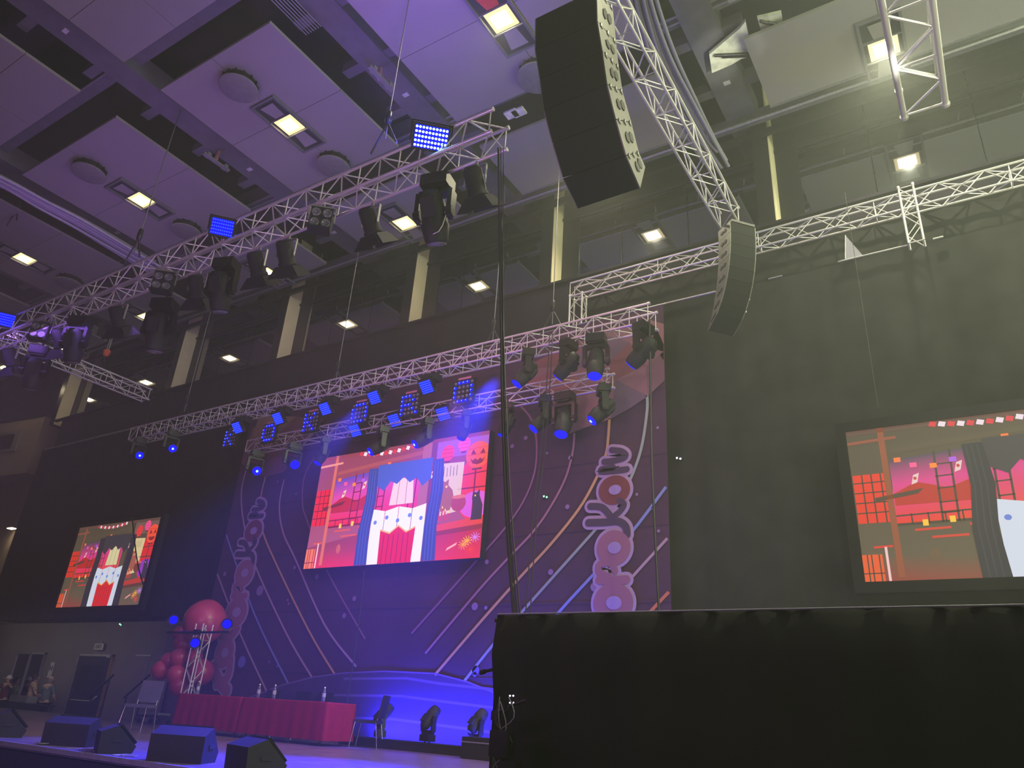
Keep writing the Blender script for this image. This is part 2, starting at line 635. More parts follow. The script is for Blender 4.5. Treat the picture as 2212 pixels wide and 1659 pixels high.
x = -34.0
while x < 2:
    onst(MB().box2((x + .004, 5.5, .58), (x + 1.996, 9.4, .65)), 'deck_board', 'stage')
    onst(MB().box2((x + .004, 9.405, .58), (x + 1.996, 13.3, .65)), 'deck_board', 'stage')
    x += 2
onst(MB().box2((-34, 5.56, 0), (2, 5.66, .58)), 'skirt', 'skirt')
onst(MB().box2((-34, 5.47, .6), (2, 5.5, .655)), 'edge_strip', 'alu_dim')

# ---- big black drape behind the stage
dl = MB()
N = 150
x0, x1 = lx, -6.9
ztop, zbot = A(119, 969, Y=13.35).z, 3.4
for i in range(N + 1):
    x = x0 + (x1 - x0) * i / N
    yy = 13.35 + .008 * math.sin(i * 1.9) + .006 * math.sin(i * .7)
    dl.v += [(x, yy, zbot), (x, yy, ztop)]
for i in range(N):
    dl.f.append([2 * i, 2 * i + 2, 2 * i + 3, 2 * i + 1])
    dl.sm.append(True)
dr = dl.build('stage_drape', 'drape_l')
tag(dr, 'wide black drape covering the wall behind the left screen', 'curtain')
dt = MB().box2((x0, 13.28, ztop), (A(285, 929, Y=13.3).x, 13.42, ztop + .05)).build('drape_batten', 'alu_dim', dr)

# right-hand drape hung from the goal-post truss
zt = A(1262, 632, Y=13.3).z
dl = MB()
N = 110
x0, x1 = A(1262, 632, Y=13.3).x, 9.0
for i in range(N + 1):
    x = x0 + (x1 - x0) * i / N
    yy = 13.42 + .008 * math.sin(i * 1.7) + .006 * math.sin(i * .6)
    dl.v += [(x, yy, .1), (x, yy, zt)]
for i in range(N):
    dl.f.append([2 * i, 2 * i + 2, 2 * i + 3, 2 * i + 1])
    dl.sm.append(True)
dr = dl.build('side_drape', 'drape')
tag(dr, 'tall black drape to the right of the printed backdrop, under the goal-post truss', 'curtain')
# second lower drape with a visible top batten
dl = MB()
zb = A(1700, 595, Y=13.15).z
xa, xb = A(1372, 645, Y=13.15).x, 9.0
for i in range(N + 1):
    x = xa + (xb - xa) * i / N
    yy = 13.18 + .008 * math.sin(i * 1.5)
    dl.v += [(x, yy, .66), (x, yy, zb)]
for i in range(N):
    dl.f.append([2 * i, 2 * i + 2, 2 * i + 3, 2 * i + 1])
    dl.sm.append(True)
dr = dl.build('masking_drape', 'drape')
tag(dr, 'lower black drape behind the right screen, its top batten catching light', 'curtain')
MB().tube((xa, 13.12, zb), (A(1545, 615, Y=13.12).x, 13.12, zb), .022).build('batten', 'alu_dim', dr)
MB().tube((A(1660, 607, Y=13.12).x, 13.12, zb), (A(1690, 600, Y=13.12).x, 13.12, zb), .015).build('batten', 'alu_dim', dr)
zb2 = A(1960, 530, Y=13.1).z
MB().tube((A(1810, 565, Y=13.1).x, 13.1, zb2), (A(1962, 528, Y=13.1).x, 13.1, zb2), .018).build('batten', 'alu_dim', dr)
MB().tube((A(2015, 515, Y=13.1).x, 13.1, zb2), (A(2038, 511, Y=13.1).x, 13.1, zb2), .02).build('batten', 'alu_dim', dr)

# ================================================================== BACKDROP
YB = 13.0
bTL = A(545, 940, Y=YB)
zBt = A(1435, 655, Y=YB).z
xR = A(1441, 990, Y=YB).x
xL = A(500, 1090, Y=YB).x
bd = thing('printed_backdrop', 'tall dark printed cloth backdrop with curved lines and bubble lettering', 'backdrop', (0, YB, 0))
mbk = MB()
N = 60
for i in range(N + 1):
    x = xL + (xR - xL) * i / N
    yy = .004 * math.sin(i * .9)
    mbk.v += [(x, yy + .02, .72), (x, yy + .02, zBt)]
for i in range(N):
    mbk.f.append([2 * i, 2 * i + 2, 2 * i + 3, 2 * i + 1])
    mbk.sm.append(True)
M['bdcloth'] = mat('backdrop_cloth', lin(74, 49, 74), .85, scale=.7, var=.12, spec=.1)
mbk.build('cloth', 'bdcloth', bd)
cv = Canvas((0, -.008, 0), (1, 0, 0), (0, 0, 1), (0, -1, 0))


def B(*pts):
    out = []
    for (x, y) in pts:
        p = A(x, y, Y=YB)
        out.append((p.x, p.z))
    return out


LC = lin(165, 135, 160)
LG = lin(190, 150, 110)
LB = lin(120, 130, 190)
LGR = lin(140, 150, 150)
for pts, c, wd in [
    ([(1124, 876), (1149, 908), (1160, 963), (1151, 1036), (1111, 1115), (1025, 1217), (889, 1369)], lin(140, 95, 125), .045),
    ([(1241, 936), (1238, 974), (1222, 1033), (1189, 1096), (1151, 1150), (1095, 1209), (1033, 1277), (919, 1412)], lin(155, 110, 130), .05),
    ([(1317, 904), (1314, 949), (1309, 982), (1290, 1030), (1252, 1098), (1189, 1177), (1124, 1247), (1030, 1353), (940, 1458)], LG, .06),
    ([(1398, 854), (1398, 889), (1385, 971), (1358, 1044), (1322, 1104), (1287, 1144), (1192, 1250), (1127, 1323), (1063, 1396), (1003, 1472)], LGR, .06),
    ([(1439, 1052), (1363, 1152), (1274, 1250), (1209, 1321), (1110, 1440)], LB, .06),
    ([(1442, 1163), (1363, 1250), (1300, 1323), (1200, 1440)], LC, .055),
    ([(1445, 1279), (1404, 1323), (1300, 1440)], lin(190, 110, 90), .06),
    ([(532, 1016), (522, 1063), (527, 1129), (550, 1217), (618, 1366), (675, 1464)], LC, .05),
    ([(574, 1030), (564, 1077), (566, 1139), (593, 1209), (667, 1361), (724, 1457)], LG, .05),
    ([(614, 1036), (604, 1093), (612, 1150), (639, 1209), (702, 1350), (770, 1440)], LC, .05),
    ([(680, 987), (658, 1030), (654, 1087), (664, 1125), (707, 1233), (789, 1380)], lin(140, 100, 125), .04),
    ([(489, 1155), (550, 1326), (623, 1476)], LB, .05),
    ([(470, 1240), (520, 1370), (577, 1494)], LC, .05),
]:
    cv.line(smooth(B(*pts), 5), wd, c, 2)
# the dark hill at the bottom of the print
hl = [(475, 1560), (545, 1505), (610, 1480), (675, 1463), (740, 1454), (830, 1450), (940, 1455), (1010, 1473), (1077, 1500), (1200, 1540), (1300, 1600)]
H = B(*hl)
for a, b_ in zip(H, H[1:]):
    cv.poly([(a[0], .75), (b_[0], .75), (b_[0], max(.76, b_[1])), (a[0], max(.76, a[1]))], lin(70, 52, 92), 1)
    cv.line([a, b_], .03, lin(110, 90, 150), 3)
for yy, dx in ((1.1, 0), (1.55, .4), (1.9, .9)):
    cv.line([(-13.5 + dx, yy), (-11 + dx * .2, yy + .06), (-9 - dx, yy - .02), (-7.4 - dx, yy - .1)], .05, lin(100, 84, 130), 2)
# low-poly planet segment, upper right and upper left
pr = B((1210, 945), (1262, 925), (1320, 905), (1362, 882), (1400, 856), (1436, 822), (1434, 700), (1400, 690), (1300, 720), (1200, 760), (1120, 800), (1128, 830), (1190, 850))
cols = [lin(128, 88, 104), lin(112, 78, 96), lin(140, 96, 108), lin(120, 70, 84), lin(104, 80, 104), lin(132, 80, 90)]
hub = B((1300, 800), (1380, 760), (1220, 840), (1340, 850), (1410, 780))
cv.poly(pr, cols[0], 1)
fac = [((1210, 945), (1262, 925), (1270, 850), (1190, 850)), ((1262, 925), (1320, 905), (1300, 800), (1270, 850)), ((1320, 905), (1362, 882), (1400, 856), (1330, 820)),
       ((1400, 856), (1436, 822), (1434, 760), (1395, 790)), ((1300, 800), (1330, 820), (1395, 790), (1360, 740)), ((1128, 830), (1190, 850), (1270, 850), (1220, 790)),
       ((1434, 760), (1434, 700), (1400, 690), (1360, 740)), ((1220, 790), (1300, 800), (1360, 740), (1300, 720)), ((1410, 740), (1434, 780), (1434, 745), (1415, 700)), ((1120, 800), (1220, 790), (1300, 720), (1200, 760))]
for i, f_ in enumerate(fac):
    cv.poly(B(*f_), cols[(i * 2 + i // 3) % 6], 2)
pl = B((546, 925), (528, 975), (522, 1000), (545, 1022), (575, 1030), (612, 1020), (645, 990), (668, 950), (700, 905), (640, 900))
cv.poly(pl, lin(112, 76, 92), 1)
cv.poly(B((546, 925), (528, 975), (580, 990), (640, 900)), lin(122, 84, 98), 2)
cv.poly(B((560, 900), (545, 945), (590, 950), (640, 900)), lin(140, 110, 100), 3)
# bokeh dots
for (x, y, r) in [(1136, 946, .05), (1107, 964, .05), (1182, 979, .03), (1232, 989, .05), (1226, 1095, .05), (1190, 1236, .06), (1285, 1268, .09), (1421, 924, .03), (1423, 1147, .03), (1026, 1310, .08), (1050, 1313, .04), (1052, 1214, .05),
                  (562, 1276, .13), (637, 1226, .05), (685, 1246, .06), (766, 1293, .06), (744, 1330, .06), (486, 1240, .06), (560, 1430, .0), (523, 1430, .14), (1028, 1448, .09), (1026, 1457, .05), (622, 1296, .03), (624, 1304, .03), (599, 1439, .03), (582, 1430, .03), (710, 1100, .03), (640, 1067, .03), (600, 1040, .03), (1410, 1098, .03), (1376, 1068, .03)]:
    if r:
        p = B((x, y))[0]
        cv.disc(p[0], p[1], r, r, lin(135, 108, 150) if y < 1400 else lin(110, 100, 190), 2, 12)
# vertical bubble lettering "KokoroKon" (read upwards)
OUT, DRK, PNK, MAR, HOL = lin(160, 135, 175), lin(72, 55, 80), lin(140, 92, 118), lin(112, 58, 66), lin(150, 128, 180)


def z3(x, y):
    return B((1100 + x * .27125, 800 + y * .27125))[0]


GLY = []


def stroke(pts, fill, wf, lay, T):
    GLY.append(('s', [T(p) for p in smooth(pts, 6)], fill, wf))


def oval(c, rx, ry, fill, lay, T):
    GLY.append(('o', T(c), fill, rx, ry))


def flush_glyphs():
    n = len(GLY)
    for i, g_ in enumerate(GLY):
        if g_[0] == 's':
            cv.line(g_[1], g_[3] + .13, OUT, 5 + i * .5, True)
        else:
            cv.disc(*g_[1], g_[3] + .065, g_[4] + .065, OUT, 5 + i * .5, 30)
    b0 = 6 + n * .5
    for i, g_ in enumerate(GLY):
        if g_[0] == 's':
            cv.line(g_[1], g_[3], g_[2], b0 + i * .5, True)
        else:
            cv.disc(*g_[1], g_[3], g_[4], g_[2], b0 + i * .5, 30)
            cv.disc(g_[1][0] + .02, g_[1][1], g_[3] * .4, g_[4] * .34, HOL, b0 + n * .5 + 1, 18)


def word(T):
    stroke([(940, 790), (860, 800), (745, 808), (742, 790), (830, 775)], DRK, .13, 4, T)
    stroke([(760, 730), (835, 722), (915, 700), (928, 672), (890, 645), (820, 637)], DRK, .13, 4, T)
    oval((840, 955), .34, .3, MAR, 8, T)
    stroke([(635, 1215), (760, 1212), (870, 1205), (930, 1245), (942, 1310)], DRK, .15, 4, T)
    stroke([(650, 1085), (745, 1095), (820, 1175)], DRK, .14, 4, T)
    stroke([(830, 1170), (890, 1120), (918, 1070), (880, 1040)], DRK, .12, 4, T)
    oval((835, 1415), .35, .34, PNK, 8, T)


x_ = lambda x, y: ((1000 + x * .27125 - 1100) / .27125, (1209 + y * .27125 - 800) / .27125)


def word2(T):
    stroke([x_(1215, 95), x_(1180, 30), x_(1095, 40), x_(1090, 100), x_(1160, 135)], PNK, .13, 4, T)
    stroke([x_(1090, 165), x_(1180, 168), x_(1305, 160)], PNK, .16, 4, T)
    oval(x_(1200, 345), .4, .37, PNK, 8, T)


tr = lambda p: z3(*p)
word(tr)
word2(tr)
# the same word at the left edge of the cloth, continuing down to its first letters
pr_ = z3(840, 955)
pL = B((549, 1147))[0]
k_ = (B((506, 1323))[0][1] - pL[1]) / (z3(*x_(1200, 345))[1] - pr_[1])


def TL(x, y):
    p = z3(x, y)
    return (pL[0] + (p[0] - pr_[0]) * k_ * .9, pL[1] + (p[1] - pr_[1]) * k_)


tl = lambda p: TL(*p)
word(tl)
word2(tl)
bx = lambda *p: [B(q)[0] for q in p]
ident = lambda p: p
cvs = lambda *p: bx(*p)
stroke(bx((515, 1358), (505, 1366), (492, 1372), (478, 1376)), PNK, .16, 4, ident)
stroke(bx((508, 1345), (513, 1362), (498, 1380)), PNK, .14, 4, ident)
oval(bx((487, 1410))[0], .34, .36, PNK, 8, ident)
stroke(bx((500, 1425), (494, 1462), (470, 1478)), PNK, .2, 4, ident)
stroke(bx((462, 1441), (474, 1468), (492, 1492)), PNK, .26, 4, ident)
flush_glyphs()
cv.build('print', cmat('backdrop_ink'), bd)

# seams of the cloth panels
for yy in (2.0, 3.4, 4.8, 6.2, 7.6):
    MB().box2((xL, .0, yy), (xR, .006, yy + .012)).build('seam', 'bdcloth', bd)
MB().box2((xL, -.02, .65), (xR, .045, .74)).build('bottom_band', 'black', bd)
MB().tube((xL, .03, zBt), (xR + .05, .03, zBt), .018).build('top_pipe', 'alu_dim', bd)

# ================================================================== LED SCREENS


def art(c, dark):
    """the painted room on the screens; c works in 0..16 x 0..9, y up"""
    c.clip = (16, 9)

    def K(r, g_, b_, d=None):
        return lin(*(d if (dark and d) else (r, g_, b_)))
    OL = (98, 86, 66)
    wall = K(176, 84, 118, OL)
    wal2 = K(150, 62, 92, (84, 72, 56))
    # back wall and floor
    c.rect(0, 0, 16, 9, wall, 0, wal2)
    c.poly([(0, 0), (16, 0), (16, 2.2), (9, 2.9), (0, 1.6)], [K(225, 40, 80, (150, 60, 50)), K(230, 40, 85, (110, 90, 66)), K(190, 40, 80, OL), K(160, 50, 90, OL), K(150, 60, 90, OL)], 1)
    # large lattice window, sky from violet to red
    top, midc, bot = K(92, 70, 190, (110, 60, 180)), K(225, 70, 170, (225, 60, 140)), K(235, 30, 50, (235, 50, 30))
    if dark:
        top = lin(80, 70, 90)
    c.poly([(1.9, 6.9), (10.3, 7.6), (10.3, 6.2), (1.9, 5.4)], [top, top, midc, midc], 1)
    c.poly([(1.7, 3.1), (10.3, 3.2), (10.3, 6.2), (1.9, 5.4)], [bot, K(235, 40, 50, (240, 90, 25)), midc, midc], 1)
    bar = K(130, 20, 50, (70, 60, 48))
    for x in (3.9, 4.6, 6.4, 7.0, 9.4, 9.9):
        c.line([(x, 3.1), (x + .12, 7.2)], .1, bar, 3)
    for y in (3.6, 4.2, 5.0, 5.7, 6.4):
        c.line([(3.9, y), (4.7, y + .03)], .08, bar, 3)
        c.line([(6.4, y + .1), (7.1, y + .13)], .08, bar, 3)
    c.line([(1.7, 3.6), (10.3, 3.8)], .09, bar, 3)
    c.line([(1.7, 3.1), (10.3, 3.2)], .14, bar, 3)
    for i in range(11):
        c.line([(1.8 + i * .75, 3.1), (1.8 + i * .75, 3.7)], .07, bar, 3)
    # hills and a shrine roof in the window
    c.poly([(1.9, 4.9), (3.0, 5.5), (4.4, 5.0), (5.4, 5.4), (6.3, 4.7), (6.3, 4.2), (1.9, 4.2)], K(190, 30, 60, (190, 40, 35)), 2)
    c.poly([(1.0, 4.75), (3.3, 5.1), (3.0, 4.8), (1.0, 4.5)], K(120, 30, 60, (80, 64, 50)), 4)
    # far-left red lattice
    c.rect(.05, 3.3, 1.55, 6.2, bot, 2)
    for x in (.5, .95, 1.4):
        c.line([(x, 3.3), (x, 6.2)], .07, bar, 3)
    for y in (3.9, 4.5, 5.1, 5.7):
        c.line([(.05, y), (1.55, y)], .07, bar, 3)
    c.rect(1.55, .2, 1.85, 9, K(220, 110, 90, (150, 80, 50)), 4)
    c.line([(0, 8.2), (2.4, 8.3)], .18, K(240, 150, 130, (150, 80, 60)), 5)
    # ceiling beams and the striped rope
    c.poly([(0, 8.7), (16, 8.8), (16, 9), (0, 9)], K(150, 60, 80, (100, 70, 60)), 4)
    c.poly([(2, 7.3), (11, 8.0), (11, 8.35), (2, 7.6)], K(176, 80, 92, (90, 76, 58)), 3)
    for i in range(14):
        x = 4 + i * .42
        c.poly([(x, 8.72 - .25 * math.sin(i / 13 * PI)), (x + .3, 8.62 - .25 * math.sin(i / 13 * PI)), (x + .4, 8.9 - .25 * math.sin(i / 13 * PI)), (x + .1, 9.0 - .25 * math.sin(i / 13 * PI))],
               lin(245, 225, 235) if i % 2 else lin(225, 50, 70), 6)
    # string of small lanterns and paper tags
    for i, (x, y) in enumerate([(2.3, 6.9), (3.0, 6.5), (3.9, 6.35), (4.8, 6.6), (5.6, 6.75), (6.5, 7.1), (7.2, 7.6), (9.6, 7.2)]):
        cc = [(255, 120, 60), (255, 90, 150), (255, 140, 50), (180, 90, 230), (250, 110, 60), (250, 190, 40), (255, 120, 50), (255, 100, 130)][i]
        c.rect(x - .16, y - .14, x + .16, y + .14, lin(*cc), 5)
    for (x, y) in [(2.9, 5.7), (4.9, 6.2), (7.1, 6.3), (11.3, 6.3)]:
        c.poly([(x - .12, y - .35), (x + .16, y - .25), (x + .3, y + .3), (x + .02, y + .2)], lin(240, 205, 200), 5)
        c.disc(x + .08, y, .08, .1, lin(200, 60, 60), 6, 8)
    # posts right of the window
    c.rect(10.3, 2.6, 11.1, 8.8, K(180, 96, 110, (92, 80, 60)), 4)
    c.rect(11.1, 2.6, 11.6, 8.8, K(128, 56, 92, (70, 62, 46)), 4)
    c.rect(11.6, 7.4, 16, 8.7, K(170, 90, 185, (120, 90, 80)), 2)
    # hanging scroll with a sitting cat
    c.poly([(11.75, 3.0), (14.0, 3.35), (14.1, 6.9), (11.9, 7.0)], lin(226, 190, 172) if not dark else lin(226, 206, 150), 5)
    c.poly([(12.0, 3.4), (13.2, 3.45), (13.5, 4.2), (13.3, 4.9), (12.9, 5.3), (12.9, 5.75), (12.6, 5.55), (12.3, 5.75), (12.25, 5.2), (12.2, 4.4)], lin(170, 92, 70), 6)
    c.disc(12.75, 5.2, .1, .1, lin(240, 190, 110), 7, 10)
    for i in range(5):
        c.line([(12.4 + i * .28, 5.95), (12.4 + i * .28, 6.75 - .12 * (i % 2))], .05, lin(110, 80, 90), 6)
    # round window at the right
    c.disc(15.3, 4.9, 1.7, 2.4, K(235, 50, 70, (225, 40, 35)), 3, 26)
    c.disc(15.3, 3.7, 1.3, .95, K(215, 90, 210, (150, 60, 190)), 4, 20)
    c.line([(15.1, 2.6), (15.1, 7.2)], .12, bar, 5)
    c.line([(13.7, 4.9), (16, 4.9)], .1, bar, 5)
    c.line([(14.0, 5.9), (16, 6.0)], .08, bar, 5)
    # lanterns
    for (x, y, rx, ry, cc) in [(12.6, 7.75, .55, .62, (240, 60, 60)), (13.95, 8.25, .52, .55, (255, 80, 150)), (15.2, 7.3, 1.0, 1.0, (250, 86, 50))]:
        c.disc(x, y, rx, ry, lin(*cc), 7, 22)
        c.rect(x - rx * .4, y - ry - .12, x + rx * .4, y - ry + .02, lin(120, 40, 50), 8)
        for d in (-.5, 0, .5):
            c.line([(x - rx * .86, y + ry * d), (x + rx * .86, y + ry * d)], .03, lin(170, 30, 40), 8)
    for s_ in (-1, 1):
        c.poly([(15.2 + s_ * .15, 7.35), (15.2 + s_ * .6, 7.35), (15.2 + s_ * .42, 7.75)], lin(140, 30, 30), 9)
    c.poly([(14.55, 7.1), (14.8, 6.9), (15.0, 7.05), (15.2, 6.88), (15.4, 7.05), (15.6, 6.9), (15.85, 7.1), (15.6, 6.66), (15.2, 6.56), (14.8, 6.66)], lin(140, 30, 30), 9)
    # cauldron, candles, black cat, table
    c.poly([(10.6, 1.9), (16, 2.3), (16, 2.85), (10.9, 2.35)], K(225, 66, 60, (190, 60, 40)), 5)
    c.poly([(10.6, 1.6), (16, 1.95), (16, 2.3), (10.6, 1.9)], K(150, 44, 66, (100, 60, 44)), 5)
    c.disc(13.9, 3.9, .62, .6, K(176, 60, 84, (120, 60, 44)), 6, 18)
    c.disc(13.9, 4.35, .6, .14, lin(220, 110, 90), 7, 16)
    for i, h in enumerate((.5, .7, .85, .65, .5)):
        c.rect(12.0 + i * .26, 2.75, 12.12 + i * .26, 2.75 + h, lin(215, 50, 50), 7)
        c.disc(12.06 + i * .26, 2.85 + h, .05, .1, lin(255, 220, 130), 8, 8)
    c.poly([(15.0, 2.6), (15.9, 2.6), (15.9, 3.6), (15.6, 4.3), (15.6, 4.75), (15.35, 4.5), (15.05, 4.6), (15.0, 4.1), (15.15, 3.6)], lin(60, 48, 66), 7)
    c.disc(15.25, 4.3, .07, .07, lin(250, 190, 60), 8, 8)
    # pumpkins, flowers, paper
    for (x, y, r) in [(11.2, 2.3, .42), (11.9, 1.7, .36)]:
        c.disc(x, y, r, r * .8, lin(225, 120, 50), 8, 16)
        c.line([(x - r * .4, y - r * .6), (x - r * .4, y + r * .6)], .03, lin(150, 60, 30), 9)
        c.line([(x + r * .4, y - r * .6), (x + r * .4, y + r * .6)], .03, lin(150, 60, 30), 9)
    for (x, y, cc) in [(14.6, .95, (240, 150, 60)), (15.2, .6, (235, 60, 60)), (15.5, 1.4, (210, 130, 240)), (14.9, 1.2, (240, 170, 60))]:
        for k in range(10):
            a = k * PI / 5
            c.line([(x, y), (x + .42 * math.cos(a), y + .36 * math.sin(a))], .05, lin(*cc), 8)
    c.poly([(13.2, .6), (14.0, .95), (14.1, 1.15), (13.3, .8)], lin(250, 170, 170), 6)
    # left-hand shelf things
    for (x, y, wd) in [(2.6, 2.75, 1.6), (3.3, 2.3, 1.6), (5.0, 2.9, 1.3), (.6, 1.9, .9)]:
        c.line([(x, y), (x + wd, y + .03)], .13, K(225, 84, 60, (215, 60, 45)), 5)
    for (x, y) in [(3.0, 3.0), (4.2, 3.1)]:
        c.rect(x, y - .05, x + .25, y + .3, lin(255, 200, 60), 6)
    c.poly([(5.7, 3.2), (6.5, 3.2), (6.4, 4.0), (6.25, 4.4), (6.0, 4.2), (5.8, 4.35), (5.85, 3.8)], lin(80, 64, 50), 6)
    c.rect(5.8, 3.1, 6.3, 3.5, lin(240, 200, 90), 7)
    c.disc(3.3, 1.35, .22, .36, K(205, 90, 90, (110, 86, 60)), 6, 12)
    c.rect(0, 0, .95, 1.5, K(245, 120, 80, (235, 90, 40)), 6)
    for x in (.25, .45, .8):
        c.line([(x, 0), (x, 1.5)], .06, bar, 7)
    c.line([(0, .45), (.95, .45)], .06, bar, 7)
    c.rect(1.1, 0, 1.22, 1.9, lin(250, 200, 200), 6)
    # plain draped cloth bands hanging in the middle of the stage set
    bl1, bl2, wh, rd = lin(70, 92, 190), lin(58, 66, 150), lin(240, 235, 250), lin(225, 14, 36)
    if dark:
        bl1, bl2, wh, rd = lin(62, 56, 62), lin(46, 42, 50), lin(215, 222, 236), lin(220, 40, 36)
    # white folding screen with thin ribs, red cloth in front of it
    for i in range(4):
        x0_ = 6.2 + i * 1.25
        c.poly([(x0_, 0), (x0_ + 1.2, 0), (x0_ + 1.2, 3.9 + .25 * (i % 2)), (x0_, 4.15 - .25 * (i % 2))], wh, 10)
    c.poly([(7.3, 0), (10.3, 0), (10.4, 2.5), (9.6, 2.2), (8.85, 2.7), (8.1, 2.2), (7.2, 2.5)], rd, 11)
    c.line([(7.2, 2.5), (8.1, 2.2), (8.85, 2.7), (9.6, 2.2), (10.4, 2.5)], .12, lin(235, 180, 90), 12)
    for k in range(6):
        c.line([(7.6 + k * .45, 0), (7.62 + k * .44, 2.1)], .06, lin(150, 10, 30), 12)
    for k in range(5):
        c.disc(6.6 + k * 1.05, 3.1 + .3 * (k % 2), .16, .16, lin(110, 130, 215), 12, 10)
    # cream lampshade panel and the blue valance over it
    c.poly([(7.7, 4.3), (9.9, 4.3), (9.7, 6.3), (7.9, 6.3)], lin(245, 205, 205) if not dark else lin(222, 214, 160), 11)
    c.line([(8.4, 4.3), (8.45, 6.3)], .05, lin(170, 120, 130), 12)
    c.line([(9.2, 4.3), (9.15, 6.3)], .05, lin(170, 120, 130), 12)
    c.poly([(6.2, 7.6), (11.3, 7.6), (11.3, 6.0), (10.6, 5.5), (10.0, 6.2), (9.4, 5.9), (8.8, 6.4), (8.2, 5.9), (7.6, 6.2), (7.0, 5.5), (6.2, 6.0)], bl1, 13)
    # blue side curtains with folds
    for (xs, sg) in ((5.1, 1), (11.2, 1)):
        c.poly([(xs, 0), (xs + 1.2, 0), (xs + 1.05, 2.5), (xs + 1.3, 5), (xs + 1.1, 7.4), (xs + .2, 7.4), (xs + .25, 5), (xs - .05, 2.5)], bl2, 14)
        for k in range(3):
            c.line([(xs + .3 + .28 * k, 0), (xs + .22 + .28 * k, 2.6), (xs + .42 + .26 * k, 5), (xs + .38 + .24 * k, 7.3)], .07, bl1, 15)


def led_screen(name, label, TLp, BRp, Y, dark, frame, st, xr=None):
    a, b_ = A(*TLp, Y=Y), A(*BRp, Y=Y)
    x0, x1, z1, z0 = a.x, b_.x if xr is None else xr, a.z, b_.z
    t = thing(name, label, 'screen', (x0, Y, z0))
    W, Hh = x1 - x0, z1 - z0
    MB().box2((-frame, .03, -frame), (W + frame, .2, Hh + frame)).build('housing', 'black', t)
    if frame > .02:
        MB().box2((W * .3, .2, Hh * .3), (W * .7, 13.17 - Y if xr else 13.335 - Y, Hh * .7)).build('wall_bracket', 'blackm', t)
        for (p, q) in (((-frame, .0, -frame), (W + frame, .04, 0)), ((-frame, .0, Hh), (W + frame, .04, Hh + frame)), ((-frame, .0, 0), (0, .04, Hh)), ((W, .0, 0), (W + frame, .04, Hh))):
            MB().box2(p, q).build('frame_bar', 'blackm', t)
    c = Canvas((0, .022, 0), (W / 16, 0, 0), (0, 0, Hh / 9), (0, -1, 0))
    art(c, dark)
    c.build('picture', M[st], t)
    return t


M['scr1'] = cmat('led_picture_bright', 1.15)
M['scr2'] = cmat('projected_picture', .95)
led_screen('led_screen', 'bright pink and red LED screen hanging in the middle of the backdrop', (696, 990), (1035, 1204), 12.75, False, .015, 'scr1')
led_screen('projection_screen', 'small dark-framed screen on the black drape at the left, over the doors', (172, 1140), (298, 1306), 12.98, True, .11, 'scr2')
a_ = A(1826, 933, Y=12.75)
led_screen('projection_screen', 'large dark-framed screen on the black drape, cut off by the right edge', (1826, 933), (1867, 1257), 12.75, True, .17, 'scr2', xr=a_.x + 4.9)

# ================================================================== TRUSSES
AX = dict(x=(Vector((1, 0, 0)), Vector((0, 1, 0)), Vector((0, 0, 1))),
          y=(Vector((0, 1, 0)), Vector((1, 0, 0)), Vector((0, 0, 1))),
          z=(Vector((0, 0, 1)), Vector((1, 0, 0)), Vector((0, 1, 0))))


def truss(name, label, p0, ax, L, w_, h_, bay, r=.024, rb=.011, m='alu', posts=2, group=None, bm=None):
    t = thing(name, label, 'truss', p0, group=group)
    a, b, c = AX[ax]
    for (i, j) in ((0, 0), (1, 0), (0, 1), (1, 1)):
        q = b * (w_ * i) + c * (h_ * j)
        rod('chord', q, q + a * L, r, m, t, 10)
    n = max(1, round(L / bay))
    s_ = L / n
    bm = bm or m
    for k in range(n):
        f0, f1 = k * s_, (k + 1) * s_
        if k % 2:
            f0, f1 = f1, f0
        # bottom, top, near, far faces
        rod('brace', a * f0, a * f1 + b * w_, rb, bm, t)
        rod('brace', a * f1 + c * h_, a * f0 + b * w_ + c * h_, rb, bm, t)
        rod('brace', a * f0, a * f1 + c * h_, rb, bm, t)
        rod('brace', a * f1 + b * w_, a * f0 + b * w_ + c * h_, rb, bm, t)
    for k in range(0, n + 1, posts):
        f = a * (k * s_)
        rod('post', f, f + c * h_, rb, bm, t)
        rod('post', f + b * w_, f + b * w_ + c * h_, rb, bm, t)
        rod('cross_tube', f, f + b * w_, rb, bm, t)
    # end plates / spigots
    for (i, j) in ((0, 0), (1, 0), (0, 1), (1, 1)):
        q = b * (w_ * i) + c * (h_ * j) + a * L
        rod('spigot', q, q + a * .05, r * 1.35, m, t, 10)
    return t


T1x1 = A(1060, 242, Y=6.5).x
T1z = A(731, 380, Y=6.5).z
truss('front_truss', 'long front box truss carrying dark stage lights across the upper left', (-22, 6.5, T1z - .42), 'x', T1x1 + 22, .42, .42, .42, .026, .012, posts=2)
T2x0, T2x1, T2z = A(284, 926, Y=12).x, A(1399, 656, Y=12).x, A(1399, 656, Y=12).z
truss('middle_truss', 'long box truss just in front of the backdrop top, above the LED screen', (T2x0, 12, T2z - .4), 'x', T2x1 - T2x0, .4, .4, .4, .024, .011, posts=1)
T3x0, T3x1, T3z = A(540, 928, Y=12.5).x, A(1311, 797, Y=12.5).x, A(1311, 797, Y=12.5).z
truss('rear_truss', 'short rear box truss holding the lit letter panels', (T3x0, 12.5, T3z - .32), 'x', T3x1 - T3x0, .28, .32, .4, .02, .009, posts=4)
pz = A(1232, 612, Y=13.08).z
px0 = A(1232, 612, Y=13.08).x
truss('goal_post_truss', 'pale box truss running along the top of the black drape at the right', (px0, 13.08, pz - .36), 'x', 12, .22, .36, .36, .022, .01, posts=6)
truss('upright_truss', 'upright box truss at the left end of the goal-post truss', (px0, 13.08, .65), 'z', pz - .36 - .66, .32, .22, .36, .022, .01, posts=6)
